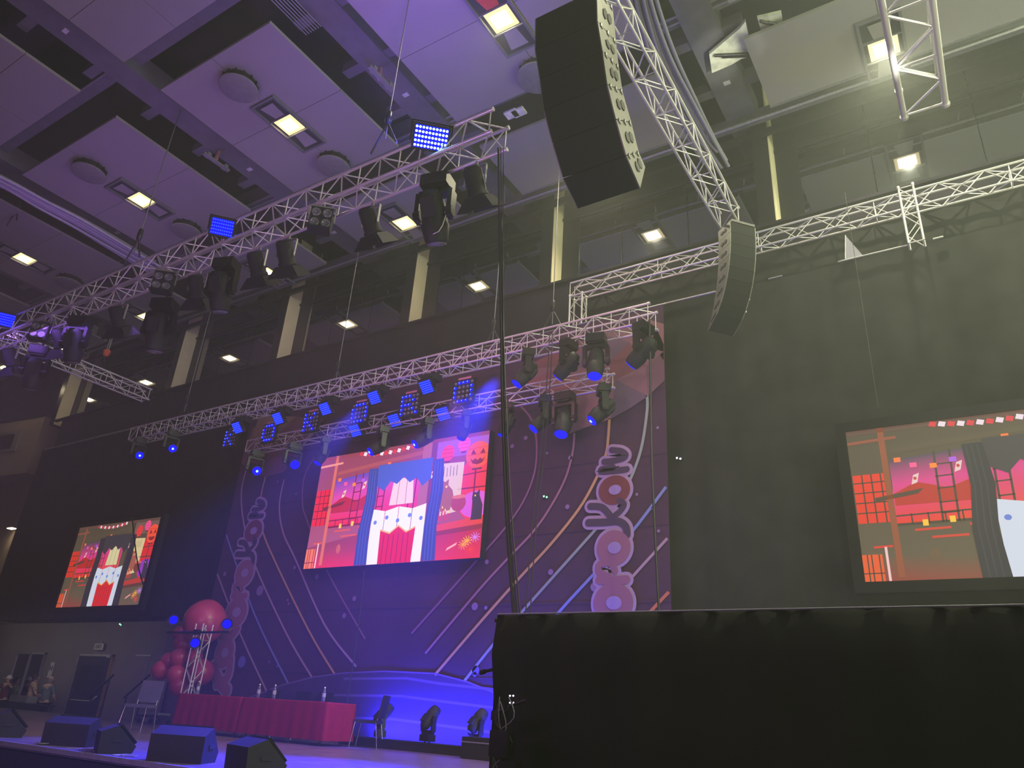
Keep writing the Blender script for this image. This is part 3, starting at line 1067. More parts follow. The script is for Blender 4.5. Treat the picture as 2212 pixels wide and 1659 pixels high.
yt = truss('fore_and_aft_truss', 'steep box truss beside the large speaker array, running away from the viewer', (-3.36, 3.6, 10.35), 'y', 8.5, .36, .42, .42, .024, .011, posts=2)
truss('overhead_truss', 'thick open truss end hanging into the top right corner', (.06, 4.8, 9.5), 'y', 4.75, .52, .5, .47, .042, .018, posts=2)
truss('side_truss', 'short box truss pointing to the drape at the left edge', (-21.2, 7.3, 9.5), 'y', 4.1, .34, .34, .45, .022, .011, posts=1)
sx = A(1945, 430, Y=13.0)
truss('drop_truss', 'short upright truss stub under the goal-post truss', (sx.x, 12.84, A(1985, 520, Y=12.84).z), 'z', sx.z - A(1985, 520, Y=12.84).z + .12, .24, .24, .3, .02, .009, posts=2)

# ---- hoist wires and chains
for k, (xa, ya, yb, Y, top, lab) in enumerate([
        (832, 300, 0, 6.7, ZC + .5, 'wire carrying the front truss between the first two blue panels'),
        (290, 545, 225, 6.7, ZC + .5, 'wire carrying the front truss left of its middle'),
        (30, 470, 300, 6.7, ZC + .5, 'wire above the left end of the front truss'),
        (725, 825, 440, 12.2, ZC, 'chain carrying the middle truss left of the LED screen'),
        (398, 890, 680, 12.2, ZC, 'chain carrying the left end of the middle truss'),
        (1193, 700, 400, 12.2, ZC, 'chain carrying the right part of the middle truss'),
        (1064, 740, 500, 12.2, ZC, 'chain above the middle truss over the LED screen'),
        (1897, 880, 575, 12.9, 11.0, 'thin wire holding the right screen'),
        (300, 965, 870, 11.3, 9.5, 'thin wire hanging from the short side truss')]):
    p = A(xa, ya, Y=Y)
    t = thing('hoist_wire', lab, 'wire', p)
    rod('wire', (0, 0, 0), (0, 0, top - p.z), .012 if k < 7 else .005, 'steel' if k < 7 else 'cableb', t)
    if k < 7:
        for s_ in (-1, 1):
            rod('sling', (0, 0, .35), (s_ * .28, 0, -.2), .018, 'cableb', t)
        MB().lathe([(.01, .62), (.05, .58), (.06, .45), (.05, .33), (.01, .3)], n=8).build('hook_block', 'blackm', t)
# orange hook on its two hanging bars
p = A(228, 770, Y=11)
t = thing('hoist_hook', 'orange hoist hook on two thin bars near the side truss', 'hook', p)
MB().lathe([(.02, 0), (.09, .03), (.11, .2), (.05, .26)], n=8).build('hook_housing', 'orange', t)
rod('bar', (-.06, 0, .25), (-.06, 0, 2.6), .02, 'alu_dim', t)
rod('bar', (.06, 0, .25), (.06, 0, 2.6), .02, 'alu_dim', t)
MB().path([(0, 0, 0), (0, 0, -.12), (.06, 0, -.2), (0, 0, -.28), (-.05, 0, -.2)], .016).build('hook', 'blackm', t)

# ---- long cable bundles following the beams
def bundle(name, label, pts, n, r, m, spread):
    t = thing(name, label, 'cables', pts[0])
    o = Vector(pts[0])
    for k in range(n):
        off = Vector((spread * (k / (n - 1) - .5), 0, .05 * math.sin(k * 2.1)))
        ps = [Vector(p) - o + off * (1 - .25 * math.sin(i * .9 + k)) + Vector((0, .3 * math.sin(k * 1.7), 0)) * (i == len(pts) - 1) for i, p in enumerate(pts)]
        ps = [Vector(q) for q in smooth([tuple(p) for p in ps], 4)]
        MB().path(ps, r, 6).build('cable', m, t)
    return t


bundle('cable_bundle', 'thick grey bundle of cables beside the steep truss', [A(1375, -60, Z=12.4), A(1395, 30, Z=12.4), A(1428, 130, Z=12.3), A(1475, 225, Z=12.3), A(1520, 305, Z=12.2), A(1548, 345, Z=12.1)], 10, .035, 'cable', .42)
M['cable_l'] = mat('lilac_cable_sleeve', (.42, .38, .5), .6, scale=30)
bundle('cable_bundle', 'flat pale cable loom along the ceiling at the left edge', [A(-60, 360, Z=ZC - .1), A(20, 400, Z=ZC - .1), A(90, 440, Z=ZC - .1), A(165, 480, Z=ZC - .15), A(250, 530, Z=ZC - .1), A(335, 580, Z=ZC - .1)], 9, .045, 'cable_l', .6)

# black cables dropping from the right end of the front truss
t = thing('cable_drop', 'black cables hanging from the front truss end down to the covered barrier', 'cables', A(1085, 320, Y=6.4))
o = Vector(t.location)
for k in range(3):
    pts = []
    for i, (x, y, Y) in enumerate([(1082, 320, 6.4), (1083, 500, 6.3), (1085, 700, 6.1), (1090, 900, 5.9), (1100, 1120, 5.8), (1117, 1330, 5.75)]):
        pts.append(tuple(A(x + (k - 1) * (2.5 + 3 * abs(i - 2) / 2), y, Y=Y) - o))
    MB().path(smooth(pts, 4), (.016, .008, .008)[k], 6).build('cable', 'cableb', t)
t = thing('cable_drop', 'thin black cables behind the thick cable drop, right of the LED screen', 'cables', A(1200, 700, Y=12.1))
o = Vector(t.location)
for k in range(2):
    pts = [tuple(A(x + k * (6 + i), y, Y=Y) - o) for i, (x, y, Y) in enumerate([(1187, 720, 11.93), (1183, 800, 11.93), (1170, 960, 12.4), (1150, 1130, 12.4), (1135, 1330, 12.4)])]
    MB().path(smooth(pts, 4), .012, 5).build('cable', 'cableb', t)
t = thing('cable_drop', 'single black cable down the right side of the printed backdrop', 'cables', A(1403, 700, Y=11.9))
o = Vector(t.location)
pts = [tuple(A(x, y, Y=11.95) - o) for (x, y) in [(1403, 690), (1405, 800), (1406, 900), (1408, 1000), (1417, 1200), (1424, 1330)]]
MB().path(smooth(pts, 3), .022, 6).build('cable', 'cableb', t)
t = thing('cable_drop', 'thin black cable hanging from the middle of the LED screen to the table', 'cables', A(785, 1230, Y=12.6))
o = Vector(t.location)
pts = [tuple(A(x, y, Y=12.6) - o) for (x, y) in [(787, 1232), (778, 1320), (765, 1420), (745, 1540)]]
MB().path(smooth(pts, 3), .014, 5).build('cable', 'cableb', t)
t = thing('cable_drop', 'black cable crossing the left screen', 'cables', A(291, 1123, Y=12.9))
o = Vector(t.location)
pts = [tuple(A(x, y, Y=12.85) - o) for (x, y) in [(286, 1118), (291, 1170), (298, 1220), (308, 1258), (312, 1268)]]
MB().path(smooth(pts, 3), .02, 5).build('cable', 'cableb', t)

# ================================================================== LIGHT FIXTURES


def f_base():
    return MB().box((0, 0, -.07), (.3, .22, .14)).box((0, 0, -.15), (.24, .18, .04)).tube((-.08, 0, 0), (-.08, 0, .05), .02).tube((.08, 0, 0), (.08, 0, .05), .02)


def f_yoke():
    m = MB().box((0, 0, -.2), (.36, .1, .06))
    for s_ in (-1, 1):
        m.prism([(s_ * .155, -.06, -.2), (s_ * .155, .06, -.2), (s_ * .155, .05, -.52), (s_ * .155, -.05, -.52)], (s_ * .05, 0, 0))
        m.tube((s_ * .14, 0, -.45), (s_ * .215, 0, -.45), .06, 12)
    return m


def f_head():   # centred on the tilt axis, lens towards -z
    return MB().lathe([(.0, .24), (.07, .24), (.11, .18), (.13, .05), (.13, -.08), (.145, -.12), (.12, -.27), (.11, -.3), (.0, -.3)], n=16).box((0, .1, .05), (.16, .08, .2))


def f_lens():
    return MB().lathe([(.0, -.325), (.06, -.322), (.1, -.31), (.105, -.29)], n=18)


def f_core():
    return MB().lathe([(.0, -.335), (.02, -.332), (.033, -.322)], n=10)


def mover(label, P, d, s=1., lens='blue', core=True, floor=False, group=None):
    d = Vector(d)
    dz = d.z if not floor else -d.z
    hz = math.hypot(d.x, d.y)
    pan = math.atan2(d.x, -d.y)
    tilt = math.atan2(hz, -dz)
    t = thing('moving_head_light', label, 'stage light', P, group=group)
    if floor:
        t.rotation_euler = (PI, 0, math.atan2(d.x, -d.y) + PI)
        t.scale = (s, s, s)
    else:
        t.rotation_euler = (0, 0, pan)
        t.scale = (s, s, s)
    inst('base', 'mh_base', f_base, 'blackm', t)
    inst('yoke', 'mh_yoke', f_yoke, 'blackm', t)
    h = inst('head', 'mh_head', f_head, 'black', t, (0, 0, -.45), (-tilt, 0, 0))
    inst('lens', 'mh_lens', f_lens, lens, h)
    if core:
        inst('lens_core', 'mh_core', f_core, 'bluec', h)
    return t


def tocam(P, k=0, dx=0, dz=0):
    v = (CAM - Vector(P)).normalized()
    return Vector((v.x + dx, v.y + k, v.z + dz)).normalized()


Z2 = T2z - .4
Z3 = T3z - .32
# (pixel x, truss, direction tweak, scale, lens, label)
for (x, y, tr_, dd, s_, lens, core, lab) in [
    (302, 960, 2, 'cam', 1.05, 'blue', True, 'leftmost lit moving head under the middle truss, left of the letters'),
    (372, 948, 2, 'cam', 1.05, 'blue', True, 'second lit moving head from the left under the middle truss'),
    (1140, 770, 2, (-.45, -.35, -.8), 1.15, 'blued', False, 'moving head under the middle truss, leftmost of the four at its right part'),
    (1228, 765, 2, (-.75, .1, -.65), 1.15, 'blued', False, 'moving head under the middle truss tilted to the left, above another one'),
    (1288, 745, 2, (.05, -.25, -.95), 1.3, 'blued', False, 'largest moving head near the right end of the middle truss'),
    (1390, 730, 2, (-.8, .2, -.6), 1.25, 'blued', False, 'moving head at the right tip of the middle truss'),
    (560, 960, 3, 'cam', 1.1, 'blue', True, 'brightly lit moving head left of the LED screen corner'),
    (640, 950, 3, 'cam', 1.1, 'blue', False, 'lit moving head just above the upper left corner of the LED screen'),
    (708, 925, 3, (-.2, -.3, -.9), .95, 'blued', False, 'small dim moving head between the two upper left ones'),
    (830, 910, 3, (-.35, -.6, -.6), 1.05, 'blue', True, 'moving head over the LED screen, left of the middle'),
    (926, 890, 3, (-.35, -.6, -.6), 1.05, 'blue', True, 'moving head over the LED screen, right of the middle'),
    (1010, 870, 3, (-.2, -.2, -.95), .9, 'blued', False, 'dim moving head over the right half of the LED screen'),
    (1100, 850, 3, (-.3, -.1, -.95), 1., 'blued', False, 'moving head hanging beside the thick cable drop'),
    (1178, 840, 3, (-.5, -.4, -.75), 1.1, 'blue', False, 'moving head under the rear truss, lens turned to the lower left'),
    (1222, 815, 3, (.0, -.3, -.95), 1.3, 'blue', False, 'stout moving head with its lens facing down at the rear truss'),
    (1304, 815, 3, (-.55, -.4, -.75), 1.15, 'blue', True, 'moving head at the right tip of the rear truss'),
]:
    Y, Z = (12.0, Z2) if tr_ == 2 else (12.5, Z3)
    P = A(x, y, Y=Y)
    P.z = Z - .06
    mover(lab, P, tocam(P, .25, .1, -.15) if dd == 'cam' else dd, s_, lens, core)


# LED wash panels -----------------------------------------------------------
def led_panel(label, P, aimv, w_, h_, nx, ny, mt, glow=None):
    t = thing('led_wash_panel', label, 'stage light', P)
    q = Vector(aimv).normalized()
    t.rotation_euler = q.to_track_quat('-Y', 'Z').to_euler()
    MB().box((0, .05, 0), (w_ + .06, .1, h_ + .06)).box((0, .12, 0), (w_ * .8, .06, h_ * .8)).build('housing', 'black', t)
    m = MB()
    for s_ in (-1, 1):
        m.box((s_ * (w_ / 2 + .05), .06, h_ * .2), (.02, .04, h_ * .9))
    m.box((0, .06, h_ * .65), (w_ + .12, .04, .02))
    m.build('yoke', 'blackm', t)
    m = MB()
    for i in range(nx):
        for j in range(ny):
            rl = min(w_ / nx, h_ / ny)
            m.lathe([(0, .012), (.3 * rl, .008), (.36 * rl, 0)], (w_ * ((i + .5) / nx - .5), -.004, h_ * ((j + .5) / ny - .5)), 8, Matrix.Rotation(PI / 2, 3, 'X'))
    o = m.build('led_array', mt, t)
    o['kind'] = 'stuff'
    MB().box((0, -.001, 0), (w_, .004, h_)).build('lens_plate', 'bluebk', t)
    return t


for (x, y, w_, h_, nx, ny, mt, lab) in [(931, 298, .5, .33, 10, 5, 'blueh', 'brightest blue LED panel on top of the front truss'),
                                        (480, 491, .38, .3, 10, 5, 'bluem', 'blue LED panel on the front truss above the dark moving heads'),
                                        (12, 691, .36, .3, 10, 5, 'bluem', 'blue LED panel on the front truss, cut by the left edge')]:
    P = A(x, y, Y=6.35)
    led_panel(lab, P, tocam(P, 0, .0, .0) if x > 900 else tocam(P, -.4, .25, 0), w_, h_, nx, ny, mt)
for (x, y, Y, lab) in [(512, 924, 12.0, 'tilted blue LED panel beside the first letter K'), (600, 904, 12.0, 'tilted blue LED panel between the first O and the second K'),
                       (702, 883, 12.0, 'tilted blue LED panel between the second K and the second O'), (808, 859, 12.0, 'tilted blue LED panel between the second O and the R'),
                       (921, 836, 12.0, 'tilted blue LED panel between the R and the last O'),
                       (767, 930, 12.5, 'lower blue LED panel under the second O'), (852, 908, 12.5, 'lower blue LED panel under the R'), (957, 894, 12.5, 'lower blue LED panel left of the last O')]:
    P = A(x, y, Y=Y)
    led_panel(lab, P, (-.1, -.75, -.62), .36, .3, 8, 6, 'bluem')
    if Y < 12.2:
        t = thing('ballast_box', 'black ballast box over the panel ' + lab.split('LED panel ')[1], 'box', (P.x, Y + .15, Z2 - .12))
        MB().box((0, 0, 0), (.42, .25, .17)).build('housing', 'black', t)
        rod('clamp', (-.1, 0, .08), (-.1, 0, .17), .02, 'pinkc', t)
        rod('clamp', (.1, 0, .08), (.1, 0, .17), .02, 'pinkc', t)

# letter panels ---------------------------------------------------------------
GL = dict(K=['X..X.', 'X.X..', 'XX...', 'X.X..', 'X..X.'], O=['.XXX.', 'X...X', 'X...X', 'X...X', '.XXX.'], R=['XXX..', 'X..X.', 'XXX..', 'X..X.', 'X...X'])


def f_led():
    return MB().lathe([(0, .02), (.022, .016), (.034, .004), (.036, 0)], n=12, R=Matrix.Rotation(PI / 2, 3, 'X'))


def f_ledc():
    return MB().lathe([(0, .026), (.006, .024), (.009, .018)], n=8, R=Matrix.Rotation(PI / 2, 3, 'X'))


for i, (x, y, ch, hh, lab) in enumerate([(497, 946, 'K', .5, 'dimmer 25-lamp panel showing the first K, leftmost of the letters'), (580, 935, 'O', .52, '25-lamp panel showing the first O'),
                                         (671, 911, 'K', .54, '25-lamp panel showing the second K'), (776, 892, 'O', .56, '25-lamp panel showing the second O'),
                                         (884, 874, 'R', .56, '25-lamp panel showing the letter R'), (1000, 846, 'O', .58, '25-lamp panel showing the last O, rightmost of the letters')]):
    P = A(x, y, Y=12.38)
    t = thing('letter_panel', lab, 'stage light', P)
    MB().box((0, .04, 0), (hh * 1.06, .07, hh * 1.08)).build('housing', 'black', t)
    MB().box((0, .03, hh * .6), (hh * .6, .03, .05)).build('bracket', 'pinkc', t)
    if i == 0:
        rod('drop_pipe', (0, .0, hh * .5), (0, -.38, Z2 - P.z), .015, 'blackm', t)
    for r_ in range(5):
        for c_ in range(5):
            on = GL[ch][r_][c_] == 'X'
            q = ((c_ - 2) * hh / 5, -.002, (2 - r_) * hh / 5)
            o = inst('led', 'led_cell', f_led, ('blue' if i else 'blued') if on else 'lens', t, q, sc=(hh / .5,) * 3)
            if on:
                inst('led_core', 'led_core', f_ledc, 'bluec', o)


# dark fixtures on the front truss -------------------------------------------
def fresnel(label, P, yaw, s=1., lit=False):
    t = thing('fresnel_spotlight', label, 'stage light', P, (0, 0, yaw))
    t.scale = (s, s, s)
    m = MB().tube((0, 0, .06), (0, 0, -.04), .02)
    m.box((0, 0, -.05), (.3, .03, .02))
    for s_ in (-1, 1):
        m.box((s_ * .15, 0, -.2), (.012, .035, .3))
    m.build('yoke', 'alu_dim', t)
    R = Matrix.Rotation(math.radians(38), 3, 'X')
    b_ = MB().lathe([(0, .2), (.1, .2), (.125, .15), (.125, -.13), (.14, -.15), (.14, -.19), (.11, -.19)], (0, 0, -.3), 14, R).build('housing', 'black', t)
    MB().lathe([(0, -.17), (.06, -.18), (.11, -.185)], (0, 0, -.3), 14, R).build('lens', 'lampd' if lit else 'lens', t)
    for k in range(4):
        a = k * PI / 2
        Rz = Matrix.Rotation(a, 3, 'Z')
        w0, w1 = (.12, .2) if k % 2 else (.13, .24)
        pts = [(-w0, .14, -.19), (w0, .14, -.19), (w1, .25, -.36), (-w1, .25, -.36)]
        MB().prism([Vector((0, 0, -.3)) + R @ (Rz @ Vector(p)) for p in pts], R @ (Rz @ Vector((0, .006, .003)))).build('barn_door', 'black', t)
    return t


def blinder(label, P, yaw, pitch=0., s=1.):
    t = thing('four_lamp_blinder', label, 'stage light', P, (pitch, 0, yaw))
    t.scale = (s, s, s)
    MB().box((0, .1, -.3), (.36, .2, .42)).build('housing', 'black', t)
    m = MB().box((0, .1, -.02), (.44, .04, .02)).tube((0, .1, 0), (0, .1, .08), .02)
    for s_ in (-1, 1):
        m.box((s_ * .21, .1, -.16), (.015, .04, .3))
    m.build('yoke', 'alu_dim', t)
    for i in (-1, 1):
        for j in (-1, 1):
            o = MB().lathe([(0, .0), (.05, .012), (.062, .02), (.075, .02), (.08, .0)], (i * .09, -.0, -.3 + j * .1), 14, Matrix.Rotation(PI / 2, 3, 'X')).build('lamp_cell', 'lens', t)
    MB().box((0, .0, -.53), (.36, .22, .012)).build('bottom_flap', 'black', t)
    return t


Z1 = T1z - .42 - .05


def on1(x, y, dy=.42):
    p = A(x, y, Y=6.5 + dy)
    p.z = Z1
    return p


for (x, y, d_, s_, lab) in [(946, 395, (-.1, .45, -.9), 1.5, 'large dark moving head near the right end of the front truss'),
                            (492, 565, (-.1, .3, -.95), 1.4, 'large dark moving head with a silver rim, left of the upper blue panel'),
                            (362, 640, (-.1, .2, -.97), 1.45, 'dark moving head hanging below a four-lamp blinder, third along the front truss'),
                            (180, 680, (-.15, .3, -.95), 1.4, 'dark moving head second from the left end of the front truss'),
                            (100, 725, (-.2, .2, -.95), 1.35, 'dark moving head nearest the left end of the front truss')]:
    P = on1(x, y)
    if 'below a four-lamp' in lab or 'nearest the left end' in lab:
        t = mover(lab, P - Vector((0, 0, .42)), d_, s_, 'lens', False)
        rod('drop_pipe', (0, 0, 0), (0, 0, .46 / s_), .022, 'blackm', t)
    else:
        mover(lab, P, d_, s_, 'lens', False)
for (x, y, yw, lit, lab) in [(1032, 335, .1, False, 'barn-door spotlight at the right end of the front truss'), (812, 405, .0, False, 'barn-door spotlight right of the blinder on the front truss'),
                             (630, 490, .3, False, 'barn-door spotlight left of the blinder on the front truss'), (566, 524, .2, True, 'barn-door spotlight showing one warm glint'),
                             (430, 600, .4, False, 'barn-door spotlight between two large moving heads, left of the middle'), (268, 640, .3, False, 'barn-door spotlight under the truss wire, left part'),
                             (140, 700, .3, False, 'barn-door spotlight between the two leftmost moving heads'), (30, 755, .2, False, 'barn-door spotlight at the left edge')]:
    fresnel(lab, on1(x, y), yw, 1.15, lit)
for (x, y, yw, lab) in [(700, 435, .75, 'four-lamp blinder in the middle of the front truss'), (360, 575, .75, 'four-lamp blinder left of the large silver-rimmed moving head'), (92, 690, .75, 'four-lamp blinder near the left edge')]:
    blinder(lab, on1(x, y, .0), yw)
# safety basket under the large moving head
p = on1(950, 395)
t = thing('safety_cable', 'silver safety cable loop under the large dark moving head at the right', 'wire', p)
MB().path([(-.2, 0, -.75), (-.16, 0, -1.02), (-.05, 0, -1.06), (.1, 0, -1.04), (.16, 0, -.95), (.22, 0, -.7)], .007).build('cable', 'alu', t)

# ================================================================== SPEAKER ARRAYS


def line_array(name, label, F, R, W, loc, yaw, plate='plate', sx=0.):
    """F, R: front and rear corner points (y, z) down the hang, in local space; front faces -y"""
    t = thing(name, label, 'speaker', loc, (0, 0, yaw))
    for i in range(len(F) - 1):
        f0, f1, r0, r1 = [Vector((0, *p)) for p in (F[i], F[i + 1], R[i], R[i + 1])]
        g_ = .012
        f0, f1 = f0.lerp(f1, g_), f1.lerp(f0, g_)
        r0, r1 = r0.lerp(r1, g_), r1.lerp(r0, g_)
        o = MB().prism([f0 + Vector((-W, 0, 0)), f1 + Vector((-W, 0, 0)), r1 + Vector((-W, 0, 0)), r0 + Vector((-W, 0, 0))], (W - .02, 0, 0)).build('cabinet', 'grille', t)
        MB().prism([f0 + Vector((-.018, 0, 0)), f1 + Vector((-.018, 0, 0)), r1 + Vector((-.018, 0, 0)), r0 + Vector((-.018, 0, 0))], (.018, 0, 0)).build('side_plate', plate, o)
        MB().prism([f0 + Vector((-W - .014, 0, 0)), f1 + Vector((-W - .014, 0, 0)), r1 + Vector((-W - .014, 0, 0)), r0 + Vector((-W - .014, 0, 0))], (.014, 0, 0)).build('side_plate', plate, o)
        c0, c1 = f0.lerp(f1, .5), r0.lerp(r1, .5)
        u_, v_ = (c1 - c0), (f1 - f0)
        for k in (.42, .68):
            m = MB()
            q = c0 + u_ * k + Vector((sx, 0, 0))
            e1, e2 = u_ * .11, v_ * .17
            m.prism([q - e1 - e2 * .5, q - e2, q + e1 - e2 * .5, q + e1 + e2 * .5, q + e2, q - e1 + e2 * .5], (.012, 0, 0))
            m.build('handle_slot', 'slot', o)
        m = MB()
        for k in (.15, .5, .85):
            q = f0.lerp(r0, k)
            m.box(q + Vector((.008, 0, 0)), (.016, .03, .05))
            m.box(q + Vector((.008, .02, -.02)), (.01, .06, .012))
        m.build('rigging_pin', 'alu_dim', o)['kind'] = 'stuff'
    return t


XS = -3.0
Fp = [(1289, -25), (1291, 46), (1302, 111), (1312, 182), (1331, 258), (1353, 336), (1383.5, 407)]
Rp = [(1324, 20), (1331, 92), (1337, 147), (1345, 198), (1364, 265), (1380, 329), (1394, 361)]
F = [(A(*p, X=XS).y, A(*p, X=XS).z) for p in Fp]
R_ = [(A(*p, X=XS).y, A(*p, X=XS).z) for p in Rp]
wpx = A(1216, 325, Y=A(1350, 325, X=XS).y)
o0 = (F[0][0], F[0][1])
line_array('line_array_speaker', 'large curved hang of dark speaker cabinets with grey side plates at the top centre', [(a - o0[0], b - o0[1]) for a, b in F], [(a - o0[0], b - o0[1]) for a, b in R_], XS - wpx.x, (XS, o0[0], o0[1]), 0)
# smaller side array
Fl, Rl, y, z, th = [], [], 0., 0., 0.
for k in range(9):
    Fl.append((y, z))
    Rl.append((y + .3 * math.cos(th * 1.0), z + .3 * math.sin(th) * -1 + .02))
    th += math.radians(2.4 + k * .9)
    y += .235 * math.sin(th)
    z -= .235 * math.cos(th)
P = A(1632, 492, Y=12.1)
line_array('line_array_speaker', 'smaller curved speaker hang at the end of the steep truss', Fl, [(a + .1, b) for a, b in Rl], .55, P, math.radians(50), 'plate', -.55 - .024)
la = bpy.data.objects['line_array_speaker.001']
MB().box((-.27, .2, .03), (.5, .42, .05)).box((-.27, .2, max(.1, (10.36 - P.z)) / 2), (.06, .06, max(.1, 10.36 - P.z))).build('rigging_frame', 'blackm', la)

# ================================================================== CEILING THINGS


def f_lframe():
    m = MB()
    for (x, y, sx, sy) in ((-.36, 0, .05, 1.6), (.36, 0, .05, 1.6), (0, -.8, .77, .05), (0, .8, .77, .05), (0, -.27, .7, .025), (0, .27, .7, .025)):
        m.box((x, y, -.01), (sx, sy, .06))
    return m


def f_lback():
    return MB().box((0, 0, .035), (.7, 1.58, .03))


def f_lglow():
    return MB().box((0, 0, 0), (.36, .3, .05))


def f_lhalo():
    return MB().box((0, 0, .012), (.52, .48, .03))


def f_refl():
    return MB().prism([(-.2, -.2, 0), (.2, -.2, 0), (.14, .2, .03), (-.14, .2, .03)], (0, 0, .01))


rowA = [(-6.16, 8.03), (-12.03, 8.02), (-17.86, 8.03), (-24.05, 8.03)]
rowB = [(-.02, 12.2), (-6.24, 12.2), (-12.03, 12.2), (-17.6, 12.2), (-23.9, 12.2), (-29.4, 12.2), (-33.9, 12.2), (4.6, 12.2)]
labA = ['ceiling lamp with a red reflector at the top centre', 'ceiling lamp over the middle of the front truss', 'ceiling lamp between two ceiling discs at the left', 'ceiling lamp near the left edge above the front truss']
for i, (x, y) in enumerate(rowA + rowB):
    lb = labA[i] if i < 4 else ['ceiling lamp behind the thick truss end at the top right', 'ceiling lamp behind the large speaker array', 'ceiling lamp just below the front truss near the cream columns', 'ceiling lamp behind the front truss fixtures', 'ceiling lamp under the left part of the front truss',
                                'ceiling lamp at the far left over the glazing', 'ceiling lamp at the left edge near the short side truss', 'ceiling lamp beyond the right edge'][i - 4]
    t = thing('ceiling_lamp', lb, 'ceiling lamp', (x, y, ZC - .03), group='recessed ceiling lamps')
    inst('frame', 'lamp_frame', f_lframe, 'beam', t)
    inst('back', 'lamp_back', f_lback, 'void', t)
    inst('bulb_glass', 'lamp_glow', f_lglow, 'lampc' if x > -7 else 'lamp', t)
    inst('glow_halo', 'lamp_halo', f_lhalo, 'lampr', t)  # added emissive quad imitating the yellow halo round the bulb
    inst('reflector', 'lamp_refl', f_refl, 'red' if i == 0 else 'panel', t, (0, -.48, -.02))
    inst('reflector', 'lamp_refl', f_refl, 'panel', t, (0, .5, -.02), (0, 0, PI))
for (x, y, lab) in [(-12.03, 6.6, 'round ceiling disc at the upper left, above the lamp row'), (-17.87, 6.6, 'round ceiling disc at the left between lamp and beam'), (-12, 9.45, 'round ceiling disc just above the middle of the front truss'),
                    (-6.2, 9.48, 'round ceiling disc left of the large speaker array'), (-17.8, 9.45, 'dark round ceiling disc behind the second blue panel'), (-23.97, 9.45, 'dark round ceiling disc at the far left'), (-.1, 9.5, 'round ceiling disc above the thick truss end')]:
    t = thing('ceiling_disc', lab, 'air outlet', (x, y, ZC), group='round air outlets')
    MB().lathe([(.0, -.2), (.4, -.2), (.42, -.19), (.42, -.17), (.0, -.17)], n=28).build('plate', 'disc', t)
    m = MB().lathe([(.36, -.17), (.36, 0)], n=28)
    for k in range(14):
        a = 2 * PI * k / 14
        m.box((.38 * math.cos(a), .38 * math.sin(a), -.08), (.03, .03, .17), Matrix.Rotation(a, 3, 'Z'))
    m.build('collar', 'slot', t)
# mounting arms under the strip between panels
for (x, y, lab) in [(467, 350, 'small pale bracket under the ceiling strip, left'), (823, 170, 'small pale bracket under the ceiling strip, near the truss wire')]:
    p = A(x, y, Z=ZC - .1)
    t = thing('ceiling_bracket', lab, 'bracket', p)
    MB().box((0, 0, 0), (.1, .75, .05)).box((0, -.25, .03), (.16, .1, .1)).box((0, .25, .03), (.16, .1, .1)).build('arm', 'duct', t)
    MB().tube((-.05, 0, .02), (-.2, .1, .5), .05, 8).build('stem', 'pinkc', t)
# pale boards made up for bright lit patches in the open ceiling
for (pts, lab) in [([(1532, 118), (1598, 62), (1610, 46), (1620, 92), (1642, 116), (1600, 128), (1580, 140), (1538, 158)], 'crumpled white board standing in for a bright lit patch, upper right ceiling opening'),
                   ([(1636, 40), (1688, 28), (1692, 54), (1646, 74)], 'smaller pale board standing in for a lit patch, right of the crumpled one')]:
    P3 = [A(x, y, Z=ZC + .22) for (x, y) in pts]
    c0 = sum(P3, Vector()) / len(P3)
    t = thing('lit_patch_board', lab, 'board', c0)
    MB().prism([p - c0 for p in P3], (0, 0, .08)).build('sheet', 'flare', t)
    for k in range(2):
        q0, q1 = P3[0] - c0, P3[len(P3) // 2] - c0
        off = Vector((.12 * k, .1 * k, -.05))
        rod('strut', q0 * .8 + off, q1 * .6 + off, .035, 'blackm', t)
for k in range(2):
    p = A(1105 + 16 * k, 246 - 4 * k, Z=ZC + .2)
    t = thing('ceiling_plate', 'left of two pale plates behind the front truss tip' if k == 0 else 'right of two pale plates behind the front truss tip', 'plate', p)
    MB().box((0, 0, 0), (.3, .22, .05)).build('sheet', 'flare', t)
# flood light hanging under the ceiling in front of the goal-post truss
t = None

# ================================================================== FOREGROUND BARRIER
zb = A(1500, 1319, Y=4.9).z
xb = A(1070, 1400, Y=4.9).x
t = thing('covered_barrier', 'big black cloth-covered block filling the lower right', 'barrier', (xb, 4.9, 0))
prof = []
m = MB()
N = 60
W = 5.2
for i in range(N + 1):
    x = W * i / N
    y = .012 * math.sin(i * 1.3) + .01 * math.sin(i * .37)
    e = .03 if i == 0 else 0
    m.v += [(x + .05 * (i == 0), y, 0), (x + .06 * (i == 0), y - .0, zb * .55), (x - .02 * (i == 0), y - .015, zb * .86), (x, y, zb - .006), (x, y + .06, zb), (x, .55, zb)]
for i in range(N):
    for j in range(5):
        m.f.append([6 * i + j, 6 * (i + 1) + j, 6 * (i + 1) + j + 1, 6 * i + j + 1])
        m.sm.append(True)
m.build('cloth', 'drape', t)
MB().box2((.0, .02, 0), (.02, .55, zb - .01)).build('end_cloth', 'drape', t)
MB().tube((0, .004, zb), (W, .004, zb), .006).build('hem_edge', 'cable', t)
# four small lit dots on the barrier end
for k, (x, y) in enumerate([(1102, 1503), (1109, 1503), (1102, 1518), (1109, 1518)]):
    p = A(x, y, Y=4.86)
    o = MB().lathe([(0, .01), (.005, .008), (.007, 0)], n=8, R=Matrix.Rotation(PI / 2, 3, 'X')).build('indicator', 'whiteled', t)
    o.location = p - Vector(t.location)
